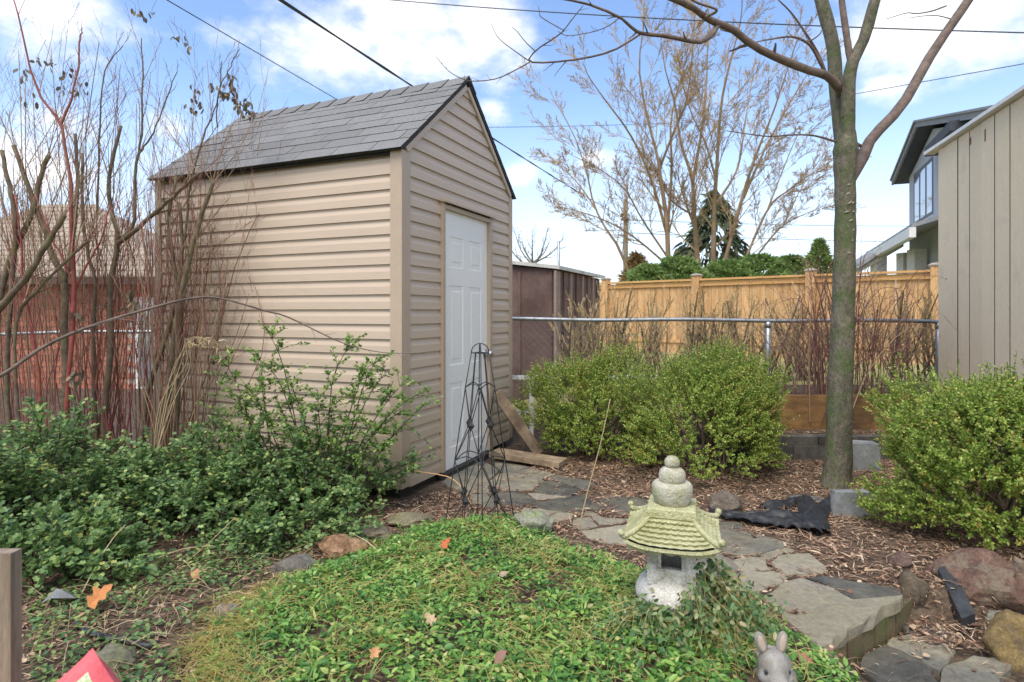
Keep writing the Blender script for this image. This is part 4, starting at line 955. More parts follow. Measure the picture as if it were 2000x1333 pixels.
# porch
m2 = MB(); m2.prism([H(-1.0,.02,3.62), H(6.5,.02,3.62), H(6.5,1.1,3.30), H(-1.0,1.1,3.30)], UZ*.10); obj('porch_roof', m2, M_hfascia, sh)
m2 = MB(); m2.box(H(2.75, 1.1, 3.18), (7.6, .14, .24), axes=[Fd, hn, UZ]); obj('porch_fascia', m2, M_white, sh)
m2 = MB(); m2.prism([P(1672,517,19.6), P(1765,461,18.8), P(1765,470,18.8), P(1672,526,19.6)], np.array([.4, 1.6, 0])); obj('porch_roof', m2, M_hfascia, sh)
m2 = MB(); m2.prism([P(1680,524,19.7), P(1765,472,18.9), P(1765,482,18.9), P(1680,532,19.7)], np.array([.2, .6, 0])); obj('porch_fascia', m2, M_white, sh)
for (px, yy) in ((1768, 18.6), (1790, 17.6), (1716, 19.6)):
    p = P(px, 500, yy); m2 = MB(); m2.box((p[0], yy, 1.5), (.34, .34, 3.2)); obj('column', m2, M_white, sh)
w_ = MB(); w_.box(H(3.6, .02, 1.9), (3.6, .1, 1.5), axes=[Fd, hn, UZ]); wn3 = obj('window', w_, M_white, sh)
for k in range(4):
    m2 = MB(); m2.box(H(2.3+.87*k, .08, 1.9), (.74, .02, 1.3), axes=[Fd, hn, UZ]); obj('pane', m2, M_glass, wn3)

# ------------------------------------------------------------------ branches
def grow(poly, r0, r1, lev, rs, out_, dens=5, ang=.6, lenf=.45, up=.25, minr=.0015, t0=.25, gen=0):
    """collect child twigs along a polyline: list of (points[5], radii[5], generation)"""
    poly = np.asarray(poly, float); seg = np.linalg.norm(np.diff(poly, axis=0), axis=1); cum = np.concatenate([[0], np.cumsum(seg)]); L = cum[-1]
    n = max(1, int(round(dens*(1 if gen else 1))))
    for k in range(n):
        t = t0+(1-t0)*(k+rs.uniform(.1, .9))/n; s = t*L; i = min(np.searchsorted(cum, s)-1, len(seg)-1); i = max(i, 0)
        a = poly[i]+(poly[i+1]-poly[i])*((s-cum[i])/seg[i]); d = norm(poly[i+1]-poly[i]); ra = r0+(r1-r0)*t
        ph = rs.normal(size=3); ph -= d*(ph@d); ph = norm(ph); an = ang*rs.uniform(.7, 1.3)
        cd = norm(d*math.cos(an)+ph*math.sin(an)+UZ*up*.3); l = L*lenf*rs.uniform(.5, 1.1)*(1-.45*t)
        q = [a]; c = a; dd = cd
        for _ in range(4):
            c = c+dd*l/4; q.append(c); dd = norm(dd+UZ*up*.22+rs.normal(0, .10, 3))
        rr = max(minr, ra*.55); out_.append((np.array(q), np.linspace(rr, max(minr*.7, rr*.4), 5), gen))
        if lev > 1: grow(q, rr, rr*.4, lev-1, rs, out_, max(2, dens*.7), ang, lenf*1.05, up, minr, .2, gen+1)
    return out_
def emit(mb, items, n=4):
    if items: mb.tubes(np.array([q[0] for q in items]), np.array([q[1] for q in items]), n, cap=False)
def resamp(pts, K):
    pts = np.asarray(pts, float)
    # Catmull-Rom
    q = np.vstack([2*pts[0]-pts[1], pts, 2*pts[-1]-pts[-2]]); n = len(pts)-1; out_ = []
    for t in np.linspace(0, n, K):
        i = min(int(t), n-1); u = t-i; p0, p1, p2, p3 = q[i], q[i+1], q[i+2], q[i+3]
        out_.append(.5*((2*p1)+(-p0+p2)*u+(2*p0-5*p1+4*p2-p3)*u*u+(-p0+3*p1-3*p2+p3)*u**3))
    return np.array(out_)
def pxl(L, Y0, Y1=None, rpx=None):
    Y1 = Y0 if Y1 is None else Y1; n = len(L); return np.array([P(q[0], q[1], Y0+(Y1-Y0)*i/(n-1)) for i, q in enumerate(L)])

# ---- young tree at the right
tr = thing('garden_tree', 'smooth barked bare tree with mossy trunk beside the right bushes', 'tree', (2.33, 4.33, 0))
TYt = 4.35; px_m = TYt/F_PX
def limb(L, Y0, Y1, r0, r1, name='branch', mat=M_limb, n=10, K=18, parent=tr):
    pt = resamp(pxl(L, Y0, Y1), K); R_ = np.linspace(r0, r1, K)*np.linspace(Y0, Y1, K)/F_PX
    R_ = R_*(1+.10*np.array([mnoise.noise(Vector((i*.9, r0, 1))) for i in range(K)]))
    m3 = MB(); m3.tubes(pt, R_, n); o = obj(name, m3, mat, parent, smooth=True); return pt, R_, o
tp = resamp(pxl([(1632,960),(1637,900),(1640,800),(1643,700),(1647,600),(1650,480),(1651,400),(1650,330),(1652,290),(1654,250)], TYt), 40)
rp = np.interp(np.linspace(0, 1, 40), [0,.06,.2,.4,.55,.68,.78,.86,.9,1], [31,26,23,21,19.5,18.5,19.5,22.5,21.5,14])*px_m
m3 = MB(); m3.tubes(tp, rp*(1+.03*np.sin(np.arange(40)*1.7)), 20); trunk = obj('trunk', m3, M_bark, tr, smooth=True)
for k in range(13):   # pale horizontal scars on the bark
    py = 372+k*8.5+rng.uniform(-3, 3) if k < 8 else 440+(k-8)*16; i = int(np.argmin(np.abs(tp[:, 2]-P(1650, py, TYt)[2]))); c = tp[i]; r_ = rp[i]; a0 = rng.uniform(-1.9, -1.2); da = rng.uniform(.2, .55) if k < 8 else .2
    q = np.array([c+np.array([math.cos(a)*r_*1.012, math.sin(a)*r_*1.012, rng.uniform(-.002, .002)+.006*math.sin((a-a0)*6)]) for a in np.linspace(a0-da/2, a0+da/2, 6)]); m3 = MB(); m3.tubes(q, np.array([.002, .005, .007, .0065, .005, .002])*(1.0 if k < 8 else .7), 5); obj('bark_scar', m3, M_lent, trunk, smooth=True)
tw = []; rs = np.random.default_rng(5)
LIMBS = [
 ([(1650,400),(1646,300),(1640,230),(1632,160),(1627,90),(1604,0),(1585,-70)], 4.37, 4.5, 15.5, 13),
 ([(1651,400),(1654,310),(1656,240),(1657,180),(1664,125),(1688,75),(1709,0),(1728,-60)], 4.37, 4.2, 16, 10),
 ([(1664,130),(1658,100),(1652,60),(1644,0),(1640,-60)], 4.27, 4.3, 7.5, 6),
 ([(1652,365),(1664,342),(1683,312),(1703,270),(1763,204),(1820,105),(1892,0),(1930,-60)], 4.36, 4.9, 14, 8),
 ([(1642,180),(1628,160),(1610,146),(1580,138),(1520,114),(1472,90),(1430,57),(1403,47),(1378,34),(1349,13),(1300,-8)], 4.36, 3.6, 9.5, 6.5),
 ([(1403,47),(1392,66),(1378,78),(1357,82),(1302,71),(1260,67),(1239,59),(1210,34),(1147,8),(1084,-4)], 3.84, 3.3, 6, 2.2),
 ([(1252,66),(1202,97),(1147,113),(1076,122),(1034,120),(1049,97),(1094,67),(1112,45),(1139,11)], 3.58, 3.2, 2.6, 1.0),
 ([(1036,121),(1011,135),(970,154),(925,159),(902,154),(876,139),(852,112)], 3.36, 3.15, 1.5, .6),
 ([(1034,120),(1004,99),(974,75),(959,47)], 3.36, 3.2, 1.2, .6),
 ([(1046,101),(1026,82),(1010,62),(1000,54)], 3.34, 3.2, 1.1, .6),
 ([(1101,60),(1060,36),(1054,26),(1052,13)], 3.25, 3.2, 1.1, .6),
 ([(1210,35),(1190,50),(1160,62),(1110,70),(1090,62)], 3.5, 3.3, 1.3, .7),
 ([(1034,121),(1036,132),(1030,142),(1034,155)], 3.36, 3.3, .8, .5),
 ([(1632,277),(1588,265),(1545,264),(1504,267),(1460,262),(1420,256)], 4.35, 4.0, 2.4, .9),
 ([(1612,142),(1590,100),(1575,83),(1545,72),(1500,78),(1470,84)], 4.36, 4.1, 4.2, 1),
 ([(1611,138),(1595,100),(1570,60),(1545,25),(1520,0)], 4.36, 4.2, 3.5, 1.4),
 ([(1575,83),(1590,76),(1602,66),(1604,60)], 4.3, 4.2, 1.8, .8),
 ([(1378,34),(1400,20),(1360,5),(1340,-10)], 3.7, 3.6, 3, 2),
 ([(1856,37),(1830,31),(1800,32),(1775,36)], 4.75, 4.7, 1.2, .6),
 ([(1848,12),(1820,22),(1790,27),(1770,26),(1730,38)], 4.8, 4.6, 1.8, .7),
 ([(1682,286),(1668,276),(1650,240),(1645,225)], 4.36, 4.3, 4, 2),
]
for i, (L, Y0, Y1, r0, r1) in enumerate(LIMBS):
    pt, R_, o = limb(L, Y0, Y1, r0*.92, r1*.9, 'branch', M_bark if i < 2 else M_limb, 12 if r0 > 5 else 6)
    if 4 <= i <= 7 or i in (11, 13, 14): grow(pt, R_[0], R_[-1], 1, rs, tw, 7, .8, .12, .2, .0012)
m3 = MB(); emit(m3, tw, 4); obj('twigs', m3, M_limb, tr, smooth=True, kind='stuff')

# ---- big bare tree beyond the fence
BY = 20.0
bt = thing('bare_tree', 'large many stemmed bare tree with sprouting twigs beyond cedar fence', 'tree', (6.4, BY, .3))
rs = np.random.default_rng(12); tw = []
BL = [([(1305,560),(1303,440),(1290,350),(1285,310),(1262,220),(1248,130),(1256,60),(1258,-10)], 8.5, 1.2),
 ([(1304,445),(1312,330),(1310,240),(1328,160),(1350,90),(1366,30)], 5, 1),
 ([(1303,460),(1270,345),(1230,262),(1185,200),(1150,150),(1138,120)], 5, .9),
 ([(1300,515),(1240,465),(1180,430),(1110,408),(1085,404)], 3.6, .8),
 ([(1288,330),(1315,260),(1340,200),(1352,110),(1357,20)], 4.5, 1),
 ([(1366,560),(1355,410),(1352,350),(1330,280),(1318,200),(1300,140),(1290,70)], 8.5, 1),
 ([(1353,355),(1372,245),(1380,160),(1384,60),(1400,-20)], 5.5, 1),
 ([(1392,560),(1395,410),(1400,330),(1408,210),(1424,130),(1445,50),(1450,0)], 8.5, 1.1),
 ([(1398,350),(1378,280),(1350,220),(1330,150),(1322,90)], 4, .9),
 ([(1408,540),(1448,392),(1478,300),(1510,220),(1540,130),(1560,70)], 6.5, 1),
 ([(1452,388),(1490,300),(1535,215),(1580,140),(1610,100)], 4.4, .9),
 ([(1440,545),(1498,412),(1540,372),(1600,330),(1650,300)], 4.6, .9),
 ([(1470,510),(1525,445),(1580,415),(1640,392)], 3.6, .8),
 ([(1240,560),(1206,480),(1185,450),(1160,400),(1145,335),(1120,262),(1085,200),(1072,170)], 5.2, .9),
 ([(1165,410),(1130,360),(1100,330),(1068,300)], 2.8, .8),
 ([(1302,500),(1255,430),(1220,370),(1170,330),(1120,305)], 3.6, .8),
 ([(1398,400),(1440,330),(1455,240),(1470,150),(1480,80)], 4.4, .9),
 ([(1370,480),(1340,400),(1320,330)], 4, 1.6), ([(1352,420),(1310,390),(1280,330),(1262,300)], 3.6, 1.2),
 ([(1500,408),(1530,330),(1560,260),(1590,220)], 2.8, .8), ([(1530,440),(1570,360),(1620,300)], 2.4, .8)]
for (L, r0, r1) in BL:
    y1 = BY+rs.uniform(-2.5, 2.5); pt = resamp(pxl(L, BY, y1), 14); m3 = MB(); m3.tubes(pt, (r1+(r0-r1)*(1-np.linspace(0, 1, 14))**1.35)*BY/F_PX*.62, 7); obj('trunk' if r0 > 8 else 'branch', m3, M_bgbark, bt, smooth=True)
    grow(pt, r0*BY/F_PX*.42, r1*BY/F_PX*.5, 3, rs, tw, 16, .62, .40, .22, .0066, .12)
m3 = MB(); emit(m3, tw, 3); crown = obj('crown', m3, M_bgtwig, bt)
tips = np.array([q[0][-1] for q in tw if q[2] >= 1]); tips = tips[rs.uniform(size=len(tips)) < .3]; m3 = MB()
m3.leaves(tips, rs.normal(size=tips.shape), rs.normal(size=tips.shape),   .045, .022, T_DIA); obj('buds', m3, M_browntree, crown, kind='stuff')

# ---- other far trees
def conifer(name, label, px, ptop, pbase, Y, wpx, mat, seed, n=2600, droop=.2, tl=.16, shp=.8, group=None, trunk_mat=M_grbark):
    rs = np.random.default_rng(seed); b = P(px, pbase, Y); t = P(px, ptop, Y); h = t[2]-b[2]; w = wpx/F_PX*Y/2
    th = thing(name, label, 'tree', b, group)
    m3 = MB(); m3.tubes(np.array([b-UZ*.8, b+UZ*h*.5, t-UZ*.1]), np.array([.12, .08, .02])*max(.5, h/4), 6); obj('trunk', m3, trunk_mat, th, smooth=True)
    f = rs.uniform(0, 1, n)**1.0; a = rs.uniform(0, 2*PI, n); rad = w*(1-f)**shp*(.55+.45*rs.uniform(0, 1, n)**.4)*(1+.28*np.sin(a*3+f*14+seed)+.2*np.sin(a*7+seed*2+f*31))
    p = np.column_stack([b[0]+np.cos(a)*rad, Y+np.sin(a)*rad, b[2]+f*h-rad*droop]); d = np.column_stack([np.cos(a), np.sin(a), .5-droop*3+rs.normal(0, .3, n)])
    m3 = MB(); m3.leaves(p, d+rs.normal(0, .35, d.shape), rs.normal(size=d.shape)+UZ, tl*rs.uniform(.6, 1.4, n), tl*.38, T_SLV); obj('crown', m3, mat, th)
conifer('spruce_tree', 'dark drooping spruce tree behind the big bare tree', 1395, 372, 560, 24, 190, M_spruce, 3, 1700, .5, .42)
conifer('cedar_tree', 'light green cedar just left of the foreground trunk', 1600, 470, 560, 17, 70, M_conifer, 4, 3200, .05, .13)
for i, (px, pt_, w, lab) in enumerate(((1265,520,70,'small green cedar rising above fence beside the utility pole'),(1320,505,110,'low green cedar at the foot of the big bare tree'),(1420,512,120,'low spreading green cedar between the bare tree stems'),(1480,500,110,'rounded green cedar right of the big bare tree'),(1545,502,80,'green cedar above the fence nearest the single slim cedar'))):
    conifer('cedar_tree', lab, px, pt_, 575, 16.5+i*.3, w*1.25, M_conifer, 20+i, 5200, .02, .13, .42)
conifer('brown_tree', 'small brown leaved tree behind the utility pole', 1243, 500, 565, 26, 60, M_browntree, 31, 1500, .05, .3)
def baretree(name, label, base, height, spread, mat, seed, lev=3, nst=7, r0=.06, dens=6):
    rs = np.random.default_rng(seed); th = thing(name, label, 'tree', base); tw = []; base = np.asarray(base, float)
    m3 = MB(); m3.tubes(np.array([base-UZ*.2, base+UZ*height*.15, base+UZ*height*.3]), np.array([r0*1.3, r0*1.1, r0]), 7); obj('trunk', m3, mat, th, smooth=True); m3 = MB()
    for k in range(nst):
        a = 2*PI*k/nst+rs.uniform(-.3, .3); e = base+np.array([math.cos(a)*spread*rs.uniform(.5, 1), math.sin(a)*spread*.6, height*rs.uniform(.75, 1)])
        s = base+UZ*height*rs.uniform(.12, .3); q = resamp([s, s+(e-s)*np.array([.6, .6, .4]), e], 7); m3.tubes(q, np.linspace(r0*.6, r0*.12, 7), 5); grow(q, r0*.6, r0*.12, lev, rs, tw, dens, .6, .42, .25, r0*.055, .2)
    emit(m3, tw, 3); obj('crown', m3, mat, th)
baretree('bare_tree', 'small dark bare tree above the brown metal shed roof', P(1040, 545, 24)*np.array([1,1,1]), 2.2, 1.5, M_grbark, 41, 3, 7, .07)
baretree('bare_tree', 'grey bare tree rising behind the brick house roof', P(40, 520, 26), 4.6, 2.6, M_grbark, 42, 3, 8, .10, 5)

# ---- bare hedge behind chain link
rs = np.random.default_rng(77)
HXS = [(1135,'beside the brown metal shed corner'),(1185,'in front of the first cedar post'),(1235,'right of the first cedar post'),(1290,'above the gap between round bushes'),(1345,'with thick dark stubs before the second cedar post'),(1400,'above the middle of the big round bush'),(1450,'above the right side of the big round bush'),(1500,'around the grey steel fence post'),(1550,'just right of the grey steel post'),(1595,'just left of the foreground tree trunk'),(1745,'behind the red brambles'),(1805,'against the beige wall corner')]
for i, (px, wh) in enumerate(HXS):
    Y = rs.uniform(6.55, 6.95); c = P(px, 700, Y); zb = tz(c[0], Y); th = thing('hedge_shrub', 'bare cut back hedge shrub '+wh, 'shrub', (c[0], Y, zb), 'bare hedge shrubs along the chain link fence')
    m3 = MB(); tw = []; st = []
    for k in range(13):
        b = np.array([c[0]+rs.normal(0, .10), Y+rs.normal(0, .08), zb-.03]); top = np.array([c[0]+rs.normal(0, .19), Y+rs.normal(0, .15), rs.uniform(.95, 1.50)]); m_ = (b+top)/2+np.array([rs.normal(0, .04), rs.normal(0, .04), 0])
        q = resamp([b, m_, top], 5); r0 = rs.uniform(.005, .016); st.append((q, np.linspace(r0, r0*.55, 5), 0)); grow(q, r0*.8, r0*.45, 2, rs, tw, 10, .6, .34, .35, .0029, .3)
    m3.tubes(np.array([q[0] for q in st]), np.array([q[1] for q in st]), 6); obj('stems', m3, M_hedgestem, th, smooth=True, kind='stuff')
    m3 = MB(); emit(m3, tw, 3); obj('twigs', m3, M_hedgetwig, th, kind='stuff')
# ---- reddish brambles right of the tree
def thicket(name, label, cat, base, spread, n, hmin, hmax, lean, mat, seed, rmin=.002, rmax=.006, arch=.5, lev=2, dens=4, group=None, parent_parts=True, lenf=.35):
    rs = np.random.default_rng(seed); th = thing(name, label, cat, base, group); st = []; tw = []; base = np.asarray(base, float)
    for k in range(n):
        b = base+np.array([rs.normal(0, spread), rs.normal(0, spread*.6), -.03]); h = rs.uniform(hmin, hmax); a = rs.uniform(0, 2*PI); l = rs.uniform(.1, 1)*lean
        out_ = np.array([math.cos(a)*l, math.sin(a)*l*.5, 0]); q = resamp([b, b+out_*.25+UZ*h*.55, b+out_*.65+UZ*h*.9+rs.normal(0, .03, 3), b+out_+UZ*h*(1-arch*l*rs.uniform(0, 1))], 8)
        r0 = rs.uniform(rmin, rmax); st.append((q, np.linspace(r0, r0*.35, 8), 0)); grow(q, r0, r0*.35, lev, rs, tw, dens, .6, lenf, .3, .0012, .3)
    m3 = MB(); m3.tubes(np.array([q[0] for q in st]), np.array([q[1] for q in st]), 5); obj('stems', m3, mat, th, smooth=True, kind='stuff'); m3 = MB(); emit(m3, tw, 3); obj('twigs', m3, mat, th, kind='stuff'); return th
thicket('bramble_shrub', 'tangled red brown bare shrub right behind the foreground tree', 'shrub', (2.95, 5.55, .3),   .15, 64, .7, 1.65, .8, M_purptwig, 51, .003, .008, .35, 2, 5)
thicket('bramble_shrub', 'loose reddish bare shrub between tree and beige wall', 'shrub', (3.5, 5.75, .45), .18, 44, .6, 1.4, .7, M_purptwig, 52, .002, .006, .4, 2, 5)
thicket('bramble_shrub', 'low arching pinkish bare twigs left of the foreground tree', 'shrub', (2.55, 5.6, .4), .15, 24, .3, .8, .5, M_purptwig, 53, .002, .004, .4, 2, 4)

# ------------------------------------------------------------------ shrub thicket on the left
def stemmed(name, label, base, stems, mat, Yr, twig_mat, seed, dens=6, lev=2, lenf=.4, minr=.0014):
    rs = np.random.default_rng(seed); th = thing(name, label, 'shrub', base); tw = []
    for (L, Y0, Y1, r0, r1, prune) in stems:
        K = 16; pt = resamp(pxl(L, Y0, Y1), K)+np.array([[rs.normal(0, .004), 0, 0] for _ in range(K)]); R_ = .80*np.linspace(r0, r1, K)*np.linspace(Y0, Y1, K)/F_PX; R_ *= 1+.22*np.array([mnoise.noise(Vector((i*1.3, r0+L[0][0], 2))) for i in range(K)])
        m3 = MB(); m3.tubes(pt, R_, 8); obj('stem', m3, mat, th, smooth=True); grow(pt, min(R_[0], .011), min(R_[-1], .007), lev, rs, tw, dens, .5, lenf, .45, minr, .35)
        if prune:
            for _ in range(7):
                a = pt[rs.integers(6, K)]; d_ = norm(np.array([rs.normal(0, .42), rs.normal(0, .2), 1])); l = rs.uniform(.35, 1.0); bend = np.array([rs.normal(0, .12), 0, 0]); q = resamp([a, a+d_*l*.5+bend*.4, a+d_*l+bend*l], 5); rr = rs.uniform(.0026, .005); tw.append((q, np.linspace(rr, .0012, 5), 0)); grow(q, rr, .0012, 2, rs, tw, 7, .65, .32, .25, .0011, .2)
    m3 = MB(); emit(m3, tw, 3); obj('twigs', m3, twig_mat, th, kind='stuff'); return th, tw
stemmed('lilac_shrub', 'heavily pruned olive barked shrub at left edge', (-3.55, 4.3, 0), [
  ([(125,900),(128,740),(127,644),(124,548),(98,490),(86,443),(67,398),(45,340),(26,285)], 4.3, 4.3, 9, 5, 1),
  ([(124,550),(138,505),(147,420),(150,350),(148,262)], 4.3, 4.4, 7, 3.6, 1),
  ([(-30,640),(10,590),(54,538),(90,480),(126,421)], 4.1, 4.0, 8.5, 7, 1),
  ([(-20,700),(5,560),(22,500),(60,424),(81,338),(96,304)], 4.2, 4.3, 7.5, 5, 1),
  ([(20,860),(15,700),(30,443),(16,360),(4,294)], 4.2, 4.2, 6, 4.5, 1),
  ([(40,860),(30,640),(80,560),(140,500),(175,470)], 4.15, 4.1, 4.5, 3, 1)], M_lilac, 4.2, M_twig, 61, 5, 2, .34)
stemmed('lilac_shrub', 'tall dark stemmed pruned shrub in the middle of the thicket', (-3.05, 4.55, 0), [
  ([(206,900),(206,784),(218,675),(214,562),(233,472),(216,405),(214,338),(225,293),(236,246)], 4.55, 4.6, 8, 3.6, 1),
  ([(231,476),(270,446),(311,409),(352,372),(390,338)], 4.55, 4.3, 6, 3.5, 1),
  ([(240,466),(263,431),(266,319),(276,263),(278,150),(276,75)], 4.55, 4.6, 5, 1.3, 0),
  ([(190,880),(180,700),(186,560),(168,480),(160,380),(162,300)], 4.6, 4.6, 5, 3.2, 1),
  ([(272,300),(300,260),(330,180),(345,140)], 4.55, 4.5, 2.4, 1, 0),
  ([(190,420),(195,250),(205,140),(240,90)], 4.6, 4.6, 2.6, 1, 0)], M_lilac, 4.5, M_twig, 62, 7, 2, .36)
stemmed('lilac_shrub', 'mossy thick stemmed shrub against the shed side wall', (-2.5, 4.5, 0), [
  ([(318,900),(330,758),(338,660),(360,544),(375,480),(394,424),(416,358)], 4.45, 4.3, 8, 5, 1),
  ([(278,880),(285,773),(319,675),(350,560),(356,480),(352,400)], 4.5, 4.5, 7, 4, 1),
  ([(340,900),(348,740),(352,600),(338,500),(330,420),(346,345)], 4.5, 4.5, 5.5, 3.6, 1),
  ([(360,470),(372,360),(400,260),(425,200),(432,120)], 4.4, 4.2, 2.8, 1, 0),
  ([(425,250),(428,180),(450,130),(468,95)], 4.3, 4.2, 1.6, .8, 0)], M_lilac, 4.5, M_twig, 63, 7, 2, .36)
stemmed('dogwood_shrub', 'bright red stemmed dogwood forking high against the sky', (-3.2, 4.2, 0), [
  ([(126,900),(132,779),(140,676),(143,555),(138,440),(141,375),(124,270),(118,240),(83,195),(56,120),(41,45),(26,0)], 4.2, 4.1, 6.2, 1.4, 0),
  ([(118,242),(139,195),(152,124),(156,75),(160,55)], 4.1, 4.1, 3.2, 1.2, 0),
  ([(80,860),(78,770),(62,640),(48,560),(40,470),(30,380)], 4.2, 4.2, 4.5, 2, 0),
  ([(142,560),(120,500),(90,440),(70,380)], 4.2, 4.2, 3, 1.4, 0), ([(144,570),(175,510),(200,460),(215,400)], 4.2, 4.2, 3, 1.4, 0)], M_redstem, 4.2, M_redtwig, 64, 5, 1, .25)
def fillclump(name, label, pxr, pyt, n, mat, tmat, seed, Y, r=(.002, .007), lev=1, dens=4):
    rs = np.random.default_rng(seed); b0 = P((pxr[0]+pxr[1])/2, 900, Y); th = thing(name, label, 'shrub', (b0[0], Y, 0)); st = []; tw = []
    for k in range(n):
        px = rs.uniform(*pxr); yy = Y+rs.normal(0, .16); top = rs.uniform(*pyt); dx = rs.normal(0, 150 if rs.uniform() < .25 else 48)+(px-(pxr[0]+pxr[1])/2)*.3; a = P(px, 900, yy); a[2] = tz(a[0], yy)-.02; e = P(px+dx, top, yy+rs.normal(0, .1))
        q = resamp([a, a+(e-a)*.35+np.array([rs.normal(0, .05), 0, 0]), a+(e-a)*.7+np.array([rs.normal(0, .06), rs.normal(0, .03), 0]), e], 9); r0 = rs.uniform(*r); st.append((q, np.linspace(r0, r0*.45, 9))); grow(q, r0*.8, r0*.4, lev, rs, tw, dens, .5, .30, .5, .0012, .4)
    m3 = MB(); m3.tubes(np.array([q[0] for q in st]), np.array([q[1] for q in st]), 6); obj('stems', m3, mat, th, smooth=True, kind='stuff'); m3 = MB(); emit(m3, tw, 3); obj('twigs', m3, tmat, th, kind='stuff'); return tw
fillclump('dogwood_shrub', 'dense clump of thin dark red stems beside the tall dark shrub', (150, 300), (330, 600), 62, M_redtwig, M_twig, 71, 4.75, (.002, .006), 2, 4)
fillclump('dogwood_shrub', 'thin brown red stems crowding the far shed corner', (290, 410), (300, 580), 58, M_twig, M_redtwig, 72, 4.55, (.002, .007), 2, 4)
fillclump('dogwood_shrub', 'sparse reddish stems in front of the brick wall', (0, 140), (300, 640), 26, M_redtwig, M_twig, 73, 4.5, (.002, .005), 2, 4)
fillclump('spirea_shrub', 'wispy grey brown shrub with tall thin shoots behind dogwood', (-20, 430), (60, 430), 62, M_twig, M_twig, 74, 4.85, (.0022, .0055), 2, 7)
# long arching cane across the shed wall
cane = thing('bramble_cane', 'long arching brown cane reaching across the tan shed wall', 'cane', P(0, 735, 3.0)*np.array([1, 1, 0]))
cp = resamp([P(x, y, Y) for x, y, Y in ((-120,790,2.9),(0,735,3.0),(90,675,3.1),(188,634,3.2),(311,598,3.35),(375,583,3.45),(431,583,3.5),(520,608,3.6),(563,620,3.65),(650,662,3.72),(700,680,3.75),(760,690,3.78),(830,690,3.8))], 40); m3 = MB(); m3.tubes(cp, np.linspace(.0105, .0016, 40), 7); obj('stem', m3, M_limb, cane, smooth=True)
tw = grow(cp[18:], .004, .0015, 1, np.random.default_rng(8), [], 9, .6, .12, .0, .001); tw += grow(cp[3:20], .006, .004, 1, np.random.default_rng(9), [], 6, .5, .3, .1, .0013); m3 = MB(); emit(m3, tw, 4); obj('twigs', m3, M_limb, cane, kind='stuff')
# clusters of dry leaves
def drycluster(label, pts, Y, seed, n=9, L=.045):
    rs = np.random.default_rng(seed); th = thing('dry_leaf_cluster', label, 'dry leaves', P(*pts[0], Y)); pp = []; st = []
    for (px, py) in pts:
        c = P(px, py, Y+rs.normal(0, .05)); st.append([c+UZ*.09+np.array([rs.normal(0, .05), 0, .05]), c+UZ*.04, c])
        pp += [c+rs.normal(0, .02, 3) for _ in range(n)]
    pp = np.array(pp); m3 = MB(); m3.leaves(pp, np.array([0, 0, -1])+rs.normal(0, .45, pp.shape), rs.normal(size=pp.shape), L*rs.uniform(.7, 1.3, len(pp)), L*.55, T_OVAL); obj('leaves', m3, M_deadleaf, th, smooth=True, kind='stuff'); m3 = MB(); m3.tubes(np.array(st), np.full((len(st), 3), .0014), 3); obj('stalk', m3, M_twig, th)
drycluster('big cluster of brown withered leaves hanging above the shed roof edge', [(455,170),(448,185),(462,200),(455,150),(470,215),(482,205),(440,178),(490,222)], 4.25, 1, 12)
drycluster('withered leaves hanging over the left end of the shed roof', [(383,180),(388,200),(380,215),(415,168)], 4.4, 2, 7)
drycluster('few withered leaves near the top of the thicket', [(265,20),(272,26),(297,28),(340,78),(362,76),(368,95)], 4.6, 3, 4)
drycluster('withered leaves left of the bright red stem', [(38,136),(52,145),(75,118),(100,125),(56,188)], 4.1, 4, 5)
drycluster('withered leaves right of the bright red stem fork', [(125,173),(155,180),(172,166),(128,146)], 4.15, 5, 5)
drycluster('grey shrivelled leaves dangling on the shed wall', [(424,565),(418,580),(430,700),(432,720),(345,735)], 4.0, 6, 6)
drycluster('large curled grey dead leaves low in the thicket', [(150,735),(158,720),(150,610),(258,575),(262,590),(264,600)], 4.1, 7, 7, .06)

